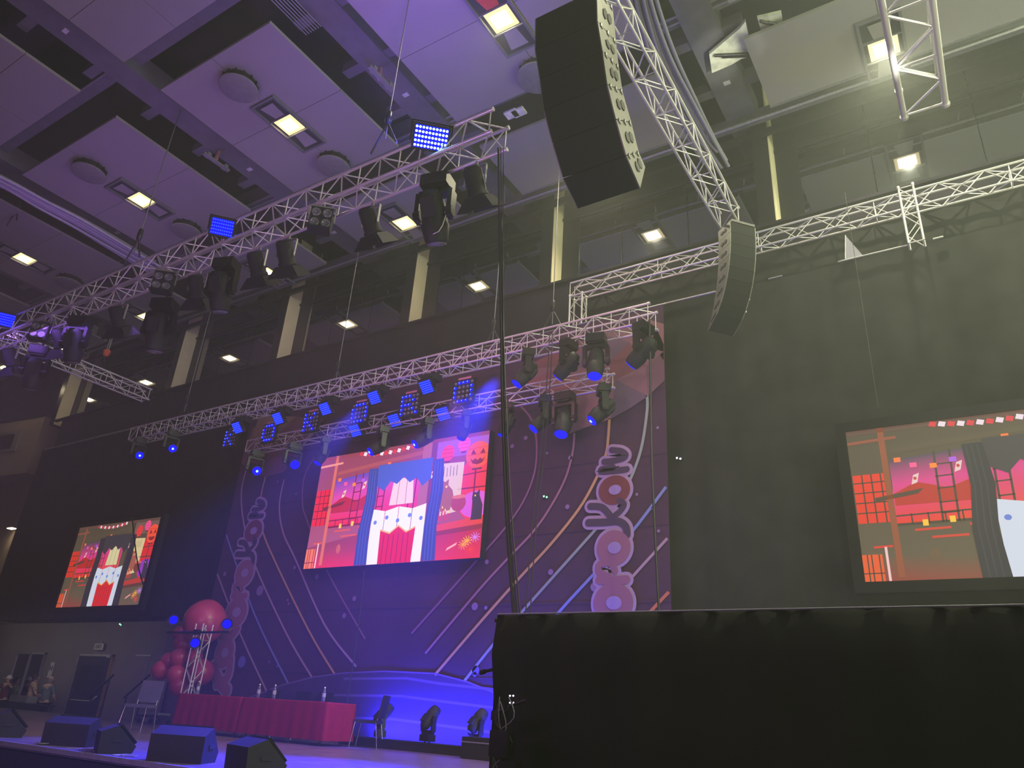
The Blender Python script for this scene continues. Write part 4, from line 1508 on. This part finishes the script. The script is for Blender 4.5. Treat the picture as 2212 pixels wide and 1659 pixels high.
# tripod with tangled gear at the barrier's left end
p = A(1090, 1655, Y=4.7)
t = thing('equipment_stand', 'dark stand with clamped gear and loose cables at the left end of the barrier', 'stand', (p.x - .02, 4.7, 0))
zt_ = A(1090, 1520, Y=4.7).z
rod('pole', (0, 0, 0), (0, 0, zt_), .02, 'blackm', t)
rod('cross_bar', (-.08, 0, zt_ - .06), (.16, 0, zt_ + .03), .012, 'blackm', t)
MB().box((.0, -.02, zt_ - .25), (.14, .1, .16)).box((-.07, 0, zt_ - .08), (.06, .05, .06)).box((.07, 0, zt_ - .4), (.12, .1, .1)).build('clamp_box', 'blackm', t)
for k in range(6):
    random.seed(k)
    pts = [(random.uniform(-.06, .1), random.uniform(-.06, -.02), zt_ + .02 - .14 * j + random.uniform(-.04, .04)) for j in range(5)]
    MB().path(smooth(pts, 4), .004, 5).build('loose_cable', 'cable' if k % 2 else 'cableb', t)
# small heads poking over the barrier
for (x, y, lab, s_) in [(1105, 1312, 'small clamp sticking up behind the barrier beside the cable drop', .9), (1240, 1316, 'small camera head sticking up behind the barrier', 1.)]:
    p = A(x, y, Y=5.6)
    t = thing('camera_head', lab, 'camera', (p.x, 5.6, zb - .1))
    rod('post', (0, 0, .76 - zb), (0, 0, .1), .012, 'blackm', t)
    MB().box((0, 0, .12), (.14 * s_, .07, .05)).tube((-.05, -.03, .13), (-.12, -.06, .15), .02, 8).build('body', 'black', t)
p = A(1062, 1446, Y=4.95)
t = thing('microphone', 'dark microphone arm sticking out left of the barrier', 'microphone', p)
MB().tube((.12, 0, .02), (-.06, 0, -.015), .012, 8).tube((-.06, 0, -.015), (-.1, 0, -.025), .018, 8).build('body', 'black', t)

# ================================================================== STAGE THINGS
SZ = .65
YT = 10.8
tl_, tr_p = A(388, 1497, Y=YT), A(709, 1515, Y=YT)
zt2 = (tl_.z + tr_p.z) / 2
xm_ = A(525, 1505, Y=YT).x
for (xa, xb_, lab) in [(tl_.x, xm_ - .03, 'left of the two red-clothed tables on the stage'), (xm_ + .03, tr_p.x, 'right of the two red-clothed tables, lit blue at its end')]:
    Lx = xb_ - xa
    t = thing('conference_table', lab.replace('red-clothed tables', 'tables under red cloth'), 'table', (xa, YT, SZ))
    hT = zt2 - SZ
    MB().box2((.03, .03, hT - .045), (Lx - .03, .72, hT - .012)).build('tabletop', 'greyw', t)
    for (x, y) in ((.15, .1), (Lx - .15, .1), (.15, .62), (Lx - .15, .62)):
        rod('leg', (x, y, 0), (x, y, hT - .045), .018, 'blackm', t)
    m = MB()
    n = 40
    ring = []
    def edge(u):
        per = [(0, 0), (Lx, 0), (Lx, .75), (0, .75)]
        d_ = [Lx, .75, Lx, .75]
        u *= sum(d_)
        for k in range(4):
            if u <= d_[k]:
                a_, b2 = per[k], per[(k + 1) % 4]
                return (a_[0] + (b2[0] - a_[0]) * u / d_[k], a_[1] + (b2[1] - a_[1]) * u / d_[k])
            u -= d_[k]
        return per[0]
    n = 120
    for i in range(n):
        x, y = edge(i / n)
        cx, cy = Lx / 2, .375
        w1_ = .018 * math.sin(i * 1.1) + .012 * math.sin(i * .45)
        vx, vy = (x - cx) / (Lx / 2), (y - cy) / .375
        m.v += [(x, y, hT - .006), (x + vx * .006, y + vy * .006, hT - .03), (x + vx * (.015 + w1_), y + vy * (.015 + w1_), .09)]
    for i in range(n):
        j = (i + 1) % n
        m.f += [[3 * i, 3 * j, 3 * j + 1, 3 * i + 1], [3 * i + 1, 3 * j + 1, 3 * j + 2, 3 * i + 2]]
        m.sm += [True, True]
    m.f.append([3 * i for i in range(n)])
    m.sm.append(False)
    o = m.build('tablecloth', 'redc', None)
    o.location = t.location
    tag(o, ('long dark red cloth on the left table' if 'left' in lab else 'long dark red cloth on the right table, glowing blue at one end'), 'tablecloth')
for (x, lab) in [(425, 'clear bottle at the left end of the red-clothed tables'), (558, 'clear bottle left of a pair on the tables'), (592, 'clear bottle right of a pair on the tables'), (700, 'clear bottle near the right end of the tables')]:
    p = A(x, 1500, Y=YT + .12)
    t = thing('water_bottle', lab, 'bottle', (p.x, YT + .12, zt2 - .004))
    MB().lathe([(0, 0), (.033, 0), (.036, .02), (.033, .06), (.036, .09), (.034, .15), (.028, .19), (.013, .225), (.013, .235)], n=14).build('body', 'petg', t)
    MB().lathe([(.016, .232), (.016, .258), (0, .26)], n=12).build('cap', 'blue' if False else 'signw', t)
    MB().lathe([(.0365, .08), (.0372, .09), (.0372, .14), (.0355, .15)], n=14).build('label_band', 'cable_l', t)


def chair(label, loc, yaw, seatm='chairm'):
    t = thing('conference_chair', label, 'chair', loc, (0, 0, yaw))
    MB().box((0, 0, .45), (.46, .46, .06)).build('seat', seatm, t)
    R = Matrix.Rotation(math.radians(-10), 3, 'X')
    MB().box((0, .27, .72), (.45, .045, .42), R).build('backrest', seatm, t)
    for s_ in (-1, 1):
        rod('leg', (s_ * .22, -.2, .44), (s_ * .24, -.26, .0), .012, 'chrome', t)
        rod('leg', (s_ * .22, .2, .44), (s_ * .24, .28, .0), .012, 'chrome', t)
        rod('back_post', (s_ * .2, .2, .42), (s_ * .2, .29, .85), .012, 'chrome', t)
    rod('stretcher', (-.22, -.2, .43), (.22, -.2, .43), .01, 'chrome', t)
    return t


p = A(300, 1560, Z=SZ + .1)
pc_ = A(301, 1540, Y=9.8)
chair('purple-lit stacking chair standing alone left of the tables', (pc_.x, 9.8, SZ), math.radians(30))
pc_ = A(764, 1560, Y=11.5)
chair('dark chair seen from the side at the right end of the tables', (pc_.x + .1, 11.8, SZ), math.radians(-62), 'black')
for (x, lab) in [(572, 'dark chair behind the tables between the first pair of bottles'), (638, 'dark chair behind the tables, left of the right-hand pair'), (684, 'dark chair behind the tables beside the right bottle')]:
    pc_ = A(x, 1505, Y=12.1)
    chair(lab, (pc_.x, 12.05, SZ), math.radians(0), 'black')


# wedge monitors along the stage front
def wedge(label, x, y, Y, yaw, s=1.):
    p = A(x, y, Y=Y)
    t = thing('wedge_monitor', label, 'speaker', (p.x, Y, SZ), (0, 0, yaw))
    t.scale = (s, s, s)
    W = .29
    pf = [(-.2, 0), (.2, 0), (.24, .1), (-.02, .34), (-.22, .26)]
    MB().prism([(-W, a, b) for a, b in pf], (2 * W, 0, 0)).build('cabinet', 'black', t)
    MB().prism([(-W + .03, .225, .125), (-W + .03, .0, .333), (W - .03, .0, .333), (W - .03, .225, .125)], (0, .02, .022)).build('grille', 'grille', t)
    for s_ in (-1, 1):
        MB().box((s_ * (W + .003), 0, .16), (.012, .13, .04)).build('handle', 'slot', t)
    return t


for (x, y, Y, yw, s_, lab) in [(8, 1590, 6.0, -.4, 1., 'stage monitor wedge cut by the left edge'), (152, 1615, 6.0, .55, 1., 'stage monitor wedge second from the left'),
                               (240, 1632, 5.85, -.45, .9, 'small boxy stage monitor third from the left'), (390, 1650, 5.9, .55, 1.05, 'large angular stage monitor fourth from the left'),
                               (548, 1655, 5.75, -.3, .95, 'stage monitor at the bottom edge, rightmost of the row')]:
    wedge(lab, x, y, Y, yw, s_)
# loose cables on the stage lip
for k, (x0_, x1_, lab) in enumerate([(60, 110, 'thin cable on the stage lip left of the second wedge'), (160, 205, 'tangled cable beside the second wedge'), (262, 300, 'looped cable beside the third wedge')]):
    random.seed(20 + k)
    a_, b2 = A(x0_, 1610, Y=5.7), A(x1_, 1615, Y=5.7)
    t = thing('stage_cable', lab, 'cables', (a_.x, 5.7, SZ + .008))
    L = b2.x - a_.x
    pts = [(L * i / 7, random.uniform(-.12, .12), .0) for i in range(8)]
    MB().path(smooth(pts, 4), .006, 5).build('cable', 'cableb' if k == 0 else 'cable', t)
    c = MB()
    for j in range(14):
        a1, a2 = 2 * PI * j / 14, 2 * PI * (j + 1) / 14
        c.tube((L * .6 + .09 * math.cos(a1), .09 * math.sin(a1), .01), (L * .6 + .09 * math.cos(a2), .09 * math.sin(a2), .01), .005, 5)
    c.build('coil', 'cable', t)
# floor moving heads along the foot of the backdrop
for (x, d_, lab) in [(822, (.35, .5, .75), 'floor moving head left of three at the foot of the backdrop'), (925, (.15, .6, .75), 'floor moving head in the middle of three at the foot of the backdrop'), (1028, (.2, .6, .75), 'floor moving head right of three, beside the barrier')]:
    p = A(x, 1575, Y=12.3)
    mover(lab, (p.x, 12.3, SZ + .18), d_, .85, 'blued', False, floor=True)
xa, xb_ = A(745, 1590, Y=12.2).x, A(1075, 1600, Y=12.2).x
t = thing('floor_riser', 'low black riser holding the floor lights before the backdrop', 'riser', (xa, 12.05, SZ))
MB().box2((0, 0, 0), (xb_ - xa + 3.0, .5, .14)).build('box', 'black', t)
MB().box2((0, -.01, .14), (xb_ - xa + 3.0, .5, .155)).build('top', 'drape', t)
p = A(1060, 1578, Y=12.0)
t = thing('flight_case', 'black equipment case on the stage beside the barrier', 'case', (p.x + .1, 11.7, SZ))
MB().box2((-.35, -.2, 0), (.45, .25, .34)).build('case_body', 'black', t)
MB().box2((-.36, -.21, .25), (.46, -.19, .27)).build('edge', 'alu_dim', t)

# ---- balloon column
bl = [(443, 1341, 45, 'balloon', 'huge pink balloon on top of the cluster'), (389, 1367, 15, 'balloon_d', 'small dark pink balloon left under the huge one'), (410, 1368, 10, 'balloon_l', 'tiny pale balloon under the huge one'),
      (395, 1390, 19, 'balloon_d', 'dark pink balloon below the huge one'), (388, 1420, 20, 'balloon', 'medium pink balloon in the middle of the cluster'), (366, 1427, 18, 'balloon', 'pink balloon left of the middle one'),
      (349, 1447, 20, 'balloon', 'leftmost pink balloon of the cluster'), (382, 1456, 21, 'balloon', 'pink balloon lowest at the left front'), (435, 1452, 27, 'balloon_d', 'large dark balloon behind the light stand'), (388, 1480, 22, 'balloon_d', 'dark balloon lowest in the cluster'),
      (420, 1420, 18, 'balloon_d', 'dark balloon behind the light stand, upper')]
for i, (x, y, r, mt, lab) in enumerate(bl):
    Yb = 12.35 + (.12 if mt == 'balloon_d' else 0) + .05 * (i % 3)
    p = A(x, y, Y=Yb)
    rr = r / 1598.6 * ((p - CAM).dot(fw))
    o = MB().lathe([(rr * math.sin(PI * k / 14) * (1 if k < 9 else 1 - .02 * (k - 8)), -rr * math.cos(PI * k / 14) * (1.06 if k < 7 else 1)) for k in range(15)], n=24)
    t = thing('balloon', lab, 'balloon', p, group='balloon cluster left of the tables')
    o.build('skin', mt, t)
    MB().lathe([(.0, -rr * 1.12), (.03, -rr * 1.1), (.012, -rr * 1.04)], n=8).build('knot', mt, t)

# ---- light stand with a crossbar and three LED lights
P = A(420, 1500, Y=11.7)
zt_ = A(428, 1353, Y=11.7).z
P = A(418, 1450, Y=11.7)
truss('light_tower', 'upright box truss tower carrying three blue lights beside the balloons', (P.x - .15, 11.6, SZ), 'z', zt_ - SZ, .27, .27, .33, .018, .009, posts=6)
zbar = A(428, 1366, Y=11.5).z
xl, xr_ = A(362, 1363, Y=11.5).x, A(492, 1370, Y=11.5).x
t = thing('crossbar', 'black crossbar clamped to the top of the light tower', 'bar', (xl, 11.5, zbar))
rod('tube', (0, 0, 0), (xr_ - xl, 0, 0), .028, 'blackm', t, 10)
MB().box(((xr_ - xl) / 2, 0, 0), (.16, .1, .12)).build('clamp', 'blackm', t)


def par(label, x, y, up_=True):
    p = A(x, y, Y=11.4)
    t = thing('par_light', label, 'stage light', p)
    q = tocam(p)
    t.rotation_euler = q.to_track_quat('-Y', 'Z').to_euler()
    R = Matrix.Rotation(PI / 2, 3, 'X')
    MB().lathe([(.0, -.16), (.08, -.16), (.115, -.1), (.12, .02), (.13, .03), (.13, .0), (.1, .0)], n=20, R=R).build('housing', 'black', t)
    o = MB()
    for (a_, rr, n) in ((0, 0, 1), (0, .036, 6), (.3, .07, 12)):
        for k in range(n):
            a = a_ + 2 * PI * k / n
            o.lathe([(0, .012), (.014, .009), (.017, 0)], (rr * math.cos(a), 0, rr * math.sin(a)), 8, R)
    o.build('led_array', 'blue', t)['kind'] = 'stuff'
    MB().lathe([(0, .0), (.095, .0)], n=20, R=R).build('lens_plate', 'blued', t)
    m = MB()
    for s_ in (-1, 1):
        m.box((s_ * .14, .04, (-.09 if up_ else .09)), (.012, .04, .2))
    m.box((0, .04, (-.19 if up_ else .19)), (.29, .04, .012))
    m.build('yoke', 'blackm', t)


par('blue LED light standing on the left end of the crossbar', 375, 1339)
par('blue LED light standing on the right end of the crossbar', 490, 1348)
par('blue LED light hanging under the middle of the crossbar', 421, 1389, False)

# ---- green and white indicator lamps
for (x, y, Y, m_, lab) in [(1178, 1073, 12.98, 'green', 'tiny green-white indicator lamp on the backdrop right of the LED screen'), (1466, 990, 13.14, 'whiteled', 'tiny white indicator lamp on the right black drape'), (260, 1349, 13.2, 'green', 'tiny green lamp under the left screen')]:
    p = A(x, y, Y=Y)
    t = thing('indicator_lamp', lab, 'lamp', p)
    MB().box((0, .02, 0), (.12, .03, .06)).build('housing', 'black', t)
    for k in (-1, 1):
        MB().lathe([(0, .02), (.014, .016), (.022, 0)], (k * .035, 0, -k * .012), 8, Matrix.Rotation(PI / 2, 3, 'X')).build('diode', m_, t)

# ================================================================== LEFT FOYER CORNER
YW = YD


def wbx(x0, y0, x1, y1, d0, d1):
    a_, b2 = A(x0, y0, Y=YW), A(x1, y1, Y=YW)
    return (min(a_.x, b2.x), YW - d1, min(a_.z, b2.z)), (max(a_.x, b2.x), YW - d0, max(a_.z, b2.z))


# glazed double leaf
a_, b2 = A(42, 1409, Y=YW), A(103, 1411, Y=YW)
dw = bpy.data.objects.new('door_1', None)
link(dw)
dw['kind'] = 'structure'
dw.location = (a_.x, YW, 0)
Wd, Hd = b2.x - a_.x, a_.z
for k in range(2):
    MB().box2((.05 + k * (Wd / 2), -.05, .05), (Wd / 2 - .03 + k * (Wd / 2), -.02, Hd - .06)).build('pane', 'glass', dw)
for (p, q) in (((0, -.08, 0), (.05, 0, Hd)), ((Wd - .05, -.08, 0), (Wd, 0, Hd)), ((0, -.08, Hd - .06), (Wd, 0, Hd)), ((Wd / 2 - .04, -.08, 0), (Wd / 2 + .04, 0, Hd))):
    MB().box2(p, q).build('frame_bar', 'alu_dim', dw)
# dark door with panic bar
a_, b2 = A(176, 1413, Y=YW), A(250, 1414, Y=YW)
dw = bpy.data.objects.new('door_2', None)
link(dw)
dw['kind'] = 'structure'
dw.location = (a_.x, YW, 0)
Wd, Hd = b2.x - a_.x, a_.z
MB().box2((.05, -.06, 0), (Wd - .05, -.01, Hd - .06)).build('leaf', 'doorm', dw)
MB().box2((.0, -.09, Hd - .06), (Wd, 0, Hd)).build('frame_bar', 'alu_dim', dw)
MB().box2((0, -.09, 0), (.05, 0, Hd)).build('frame_bar', 'alu_dim', dw)
MB().box2((Wd - .05, -.09, 0), (Wd, 0, Hd)).build('frame_bar', 'gold', dw)
MB().box2((.35, -.075, 1.25), (Wd - .35, -.06, Hd - .35)).build('vision_panel', 'glass', dw)
m = MB().path([(.25, -.06, 1.18), (.33, -.16, 1.02), (Wd - .38, -.16, 1.02), (Wd - .3, -.06, 1.18)], .022, 8)
m.build('panic_bar', 'chrome', dw)
MB().box2((Wd - .22, -.16, Hd - .1), (Wd - .02, -.08, Hd - .02)).build('door_closer', 'alu_dim', dw)
# flush door outline
a_, b2 = A(295, 1417, Y=YW), A(325, 1419, Y=YW)
dw = structure('door_3', MB().box2((a_.x, YW - .015, 0), (b2.x, YW, a_.z)), 'greyw')
MB().box2((a_.x - .02, YW - .03, a_.z), (b2.x + .04, YW, a_.z + .035)).build('frame_bar', 'alu_dim', dw)
# ribbed wall panel
a_, b2 = A(362, 1368, Y=YW - .3), A(384, 1368, Y=YW - .3)
t = thing('ribbed_panel', 'tall ribbed grey panel left of the balloons', 'wall panel', (a_.x, YW - .3, 0))
for k in range(8):
    MB().box2(((b2.x - a_.x) * k / 8 + .01, 0, .0), ((b2.x - a_.x) * (k + .7) / 8, .06, a_.z)).build('slat', 'greyw', t)
MB().box2((0, .05, 0), (b2.x - a_.x, .09, a_.z)).build('backing', 'slot', t)
# signs


def text(name, body, size, m, parent, loc, rot=(PI / 2, 0, 0), ext=.002, align='CENTER'):
    c = bpy.data.curves.new(name, 'FONT')
    c.body = body
    c.size = size
    c.extrude = ext
    c.align_x = align
    c.align_y = 'CENTER'
    c.materials.append(M[m])
    tmp = bpy.data.objects.new(name, c)
    COL.objects.link(tmp)
    bpy.context.view_layer.update()
    me = bpy.data.meshes.new_from_object(tmp.evaluated_get(bpy.context.evaluated_depsgraph_get()))
    bpy.data.objects.remove(tmp)
    me.materials.clear()
    me.materials.append(M[m])
    o = bpy.data.objects.new(name, me)
    link(o, parent)
    o.location = loc
    o.rotation_euler = rot
    return o


p = A(213, 1397, Y=YW - .1)
t = thing('exit_sign', 'small grey EXIT sign over the dark door', 'sign', p)
MB().box((0, .03, 0), (.52, .05, .2)).build('plate', 'alu_dim', t)
text('lettering', 'EXIT', .17, 'doorm', t, (0, .0, 0))
MB().box((0, .03, .12), (.3, .04, .04)).build('bracket', 'greyw', t)
p = A(110, 1444, Y=YW - .05)
t = thing('wall_sign', 'narrow white sign marked H beside the glazed door', 'sign', p)
MB().box((0, .02, -.05), (.24, .02, .5)).build('plate', 'signw', t)
text('lettering', 'H', .26, 'doorm', t, (0, .0, 0))
# handrails and steps
for (pp, lab) in [([(193, 1508), (245, 1458)], 'black sloping handrail in front of the dark door'), ([(268, 1507), (323, 1458)], 'black sloping handrail behind the lone chair')]:
    q0, q1 = A(*pp[0], Y=13.9), A(*pp[1], Y=13.9)
    t = thing('handrail', lab, 'handrail', (q0.x, 13.9, 0))
    d_ = q1 - q0
    rod('rail', (0, 0, q0.z), (d_.x, 0, q1.z), .03, 'blackm', t, 8)
    rod('post', (d_.x * .12, 0, 0), (d_.x * .12, 0, q0.z + d_.z * .12), .025, 'blackm', t, 8)
    rod('post', (d_.x * .85, 0, 0), (d_.x * .85, 0, q0.z + d_.z * .85), .025, 'blackm', t, 8)
a_ = A(285, 1540, Y=13.8)
t = thing('stage_steps', 'wooden steps up to the stage behind the lone chair', 'steps', (a_.x, 13.7, 0))
for k in range(3):
    MB().box2((.0, -.3 + .0, .0 + .2 * k), (1.8, .55 - .25 * k, .2 + .2 * k)).build('step', 'tan', t)
# dolly behind the tables
p = A(366, 1545, Y=13.0)
t = thing('dolly', 'low flat dolly on castors left of the red tables', 'trolley', (p.x, 12.6, SZ))
MB().box((0, 0, .17), (.9, .45, .05)).build('deck', 'black', t)
for (x, y) in ((-.38, -.16), (.38, -.16), (-.38, .16), (.38, .16)):
    MB().tube((x - .02, y, .06), (x + .02, y, .06), .06, 12).tube((x, y, .06), (x, y, .16), .015, 6).build('castor', 'blackm', t)
MB().box((0, 0, .24), (.7, .35, .05)).build('tray', 'alu_dim', t)
# table with black cloth and a tray
p0_, p1_ = A(-30, 1512, Y=13.45), A(96, 1520, Y=13.45)
t = thing('side_table', 'black-draped table in the foyer corner at the left edge', 'table', (p0_.x, 13.38, 0))
Lx = p1_.x - p0_.x
MB().box2((0, 0, p0_.z - .05), (Lx, .42, p0_.z)).build('tabletop', 'black', t)
m = MB()
for i in range(61):
    x = Lx * i / 60
    y = -.01 - .02 * math.sin(i * .9)
    m.v += [(x, y, .01), (x, -.01, p0_.z + .005)]
for i in range(60):
    m.f.append([2 * i, 2 * i + 2, 2 * i + 3, 2 * i + 1])
    m.sm.append(True)
m.build('cloth', 'skirt', t)
for x in (.1, Lx - .1):
    rod('leg', (x, .38, 0), (x, .38, p0_.z - .05), .02, 'blackm', t)
p = A(50, 1510, Y=13.6)
t = thing('tray', 'pale shallow box on the black-draped table', 'box', (p.x, 13.6, p0_.z))
MB().box((0, 0, .1), (1.1, .3, .02)).box((0, -.15, .12), (1.1, .02, .2)).box((0, .15, .12), (1.1, .02, .2)).box((-.55, 0, .12), (.02, .3, .2)).box((.55, 0, .12), (.02, .3, .2)).box((0, 0, .05), (1.0, .26, .1)).build('box_body', 'duct', t)


# people ----------------------------------------------------------------------
def skinned(name, pts, edges, rad, m, parent, sub=2):
    me = bpy.data.meshes.new(name)
    me.from_pydata(pts, edges, [])
    o = link(bpy.data.objects.new(name, me), parent)
    md = o.modifiers.new('skin', 'SKIN')
    md.use_smooth_shade = True
    sk = me.skin_vertices[0].data if me.skin_vertices else None
    if sk is None:
        bm = bmesh.new()
        bm.from_mesh(me)
        bm.verts.layers.skin.verify()
        bm.to_mesh(me)
        bm.free()
        sk = me.skin_vertices[0].data
    for i, r in enumerate(rad):
        sk[i].radius = (r, r) if not isinstance(r, tuple) else r
        sk[i].use_root = (i == 0)
    o.modifiers.new('sub', 'SUBSURF').levels = sub
    o.modifiers['sub'].render_levels = sub
    me.materials.append(M[m])
    return o


def person(label, loc, yaw, H, shirt, hand_l, hand_r, hairm='hair', bald=False, lean=0.):
    t = thing('person', label, 'person', loc, (0, 0, yaw))
    k = H / 1.75
    S = lambda *p: tuple(c * k for c in p)
    hl, hr = S(*hand_l), S(*hand_r)
    sl, sr = S(-.19, lean * .9, 1.43), S(.19, lean * .9, 1.43)
    mid = lambda a, b, dz, dx: tuple((a[i] + b[i]) / 2 + (dx, .05, dz)[i] * k for i in range(3))
    el, er = mid(sl, hl, -.1, -.07), mid(sr, hr, -.1, .07)
    pts = [S(0, 0, .95), S(0, lean * .3, 1.12), S(0, lean * .7, 1.34), S(0, lean, 1.47), S(0, lean * 1.1, 1.53),
           sl, el, hl, sr, er, hr, S(-.1, 0, .88), S(-.11, -.02, .48), S(-.11, .02, .08), S(-.11, -.14, .03), S(.1, 0, .88), S(.11, -.02, .48), S(.11, .02, .08), S(.11, -.14, .03)]
    ed = [(0, 1), (1, 2), (2, 3), (3, 4), (3, 5), (5, 6), (6, 7), (3, 8), (8, 9), (9, 10), (0, 11), (11, 12), (12, 13), (13, 14), (0, 15), (15, 16), (16, 17), (17, 18)]
    rd = [(.16, .11), (.14, .1), (.17, .11), (.1, .08), .055, .07, .045, .03, .07, .045, .03, .09, .06, .045, .035, .09, .06, .045, .035]
    skinned('body', pts, ed, [tuple(c * k for c in r) if isinstance(r, tuple) else r * k for r in rd], 'skin', t)
    ss = lambda a, b, u: tuple(a[i] + (b[i] - a[i]) * u for i in range(3))
    spts = [S(0, 0, .9), S(0, lean * .3, 1.12), S(0, lean * .7, 1.34), S(0, lean, 1.45), sl, ss(sl, el, .8), sr, ss(sr, er, .8)]
    skinned('shirt', spts, [(0, 1), (1, 2), (2, 3), (3, 4), (4, 5), (3, 6), (6, 7)], [tuple(c * k for c in r) for r in [(.19, .135), (.165, .125), (.19, .13), (.12, .1), (.085, .085), (.068, .068), (.085, .085), (.068, .068)]], shirt, t)
    tp = [S(0, 0, .93), S(-.1, 0, .85), S(-.11, -.02, .48), S(-.11, .02, .1), S(.1, 0, .85), S(.11, -.02, .48), S(.11, .02, .1)]
    skinned('trousers', tp, [(0, 1), (1, 2), (2, 3), (0, 4), (4, 5), (5, 6)], [tuple(c * k for c in r) for r in [(.17, .13), (.11, .11), (.08, .08), (.065, .065), (.11, .11), (.08, .08), (.065, .065)]], 'drape', t)
    hc = Vector(S(0, lean * 1.15 - .02, 1.64))
    hm = MB().lathe([(.001, -.12), (.045, -.11), (.065, -.07), (.078, -.01), (.08, .04), (.066, .09), (.035, .115), (.001, .12)], hc, 16)
    hm.lathe([(.001, .0), (.012, .01), (.016, .03), (.004, .05)], hc + Vector((0, -.078, -.03)), 8)
    for s_ in (-1, 1):
        hm.lathe([(.001, -.03), (.014, -.01), (.014, .02), (.001, .03)], hc + Vector((s_ * .08, .01, -.0)), 8)
    hm.build('head', 'skin', t)
    for s_ in (-1, 1):
        MB().lathe([(.001, -.008), (.01, 0), (.001, .008)], hc + Vector((s_ * .03, -.074, .012)), 8).build('eye', 'hair', t)
    MB().box(hc + Vector((0, -.068, -.06)), (.04, .012, .01)).build('mouth', 'maroon', t)
    if not bald:
        MB().lathe([(.084, -.05), (.092, .02), (.085, .08), (.05, .125), (.001, .135)], hc + Vector((0, .022, .005)), 16).build('hair', hairm, t)
    else:
        MB().lathe([(.082, -.05), (.083, .0), (.07, .05)], hc + Vector((0, .02, 0)), 16).build('hair', 'greyw', t)
    for (h, s_) in ((hl, -1), (hr, 1)):
        hv = Vector(h)
        m = MB()
        for f_ in range(4):
            a_ = hv + Vector(((f_ - 1.5) * .018, -.01, -.01))
            b2 = a_ + Vector((0, -.035, -.012 - .003 * abs(f_ - 1.5)))
            m.tube(a_, b2, .009, 6, .008).tube(b2, b2 + Vector((0, -.015, -.025)), .008, 6, .006)
        m.tube(hv + Vector((-s_ * .03, 0, 0)), hv + Vector((-s_ * .045, -.04, .0)), .01, 6, .007)
        m.build('fingers', 'skin', t)
    return t


q = A(96, 1500, Y=13.2)
px_ = lambda x, Y: A(x, 1480, Y=Y).x
person('person in a grey-teal shirt with grey hair, seen from behind at the left', (px_(106, 14.05), 14.05, 0), math.radians(200), 1.66, 'teal', (-.2, -.25, 1.0), (.22, -.2, .98), bald=True)
person('person in a tan patterned shirt with dark curly hair beside the one in teal', (px_(76, 14.05), 14.0, 0), math.radians(160), 1.7, 'tanp', (-.25, -.3, 1.05), (.2, -.3, 1.1))
t = person('person in maroon top and white cap with raised arms, at the left edge', (px_(14, 14.1), 14.12, 0), math.radians(20), 1.6, 'maroon', (-.28, -.2, 1.45), (.25, -.22, 1.5))
hc = Vector((0, -.02, 1.64)) * (1.6 / 1.75)
MB().lathe([(.095, .02), (.09, .08), (.05, .135), (.001, .14)], hc + Vector((0, .02, .01)), 14).box(hc + Vector((0, -.11, .04)), (.14, .1, .012)).build('cap', 'white', t)
person('person in green and white clothing cut by the left edge', (px_(-12, 14.1), 14.1, 0), math.radians(60), 1.55, 'greenp', (-.2, -.28, 1.1), (.2, -.28, 1.15))

# wall lamp on the tan wall, far left
p = A(26, 1140, Y=14.3)
t = thing('wall_lamp', 'small warm lamp under the tan ceiling at the far left', 'lamp', p)
MB().box((0, 0, 0), (.45, .25, .05)).build('housing', 'alu_dim', t)
MB().box((0, 0, -.035), (.38, .18, .02)).build('diffuser', 'lamp', t)

# small triangular cloth flap on the right drape
P3 = [A(x, y, Y=13.1) for (x, y) in ((1826, 508), (1826, 560), (1864, 552))]
t = thing('cloth_flap', 'small grey triangular cloth flap beside the short truss stub', 'cloth', P3[0])
MB().prism([p - P3[0] for p in P3], (0, .01, 0)).build('sheet', 'cable', t)
rod('edge_cord', (0, 0, 0), P3[1] - P3[0], .01, 'alu_dim', t)
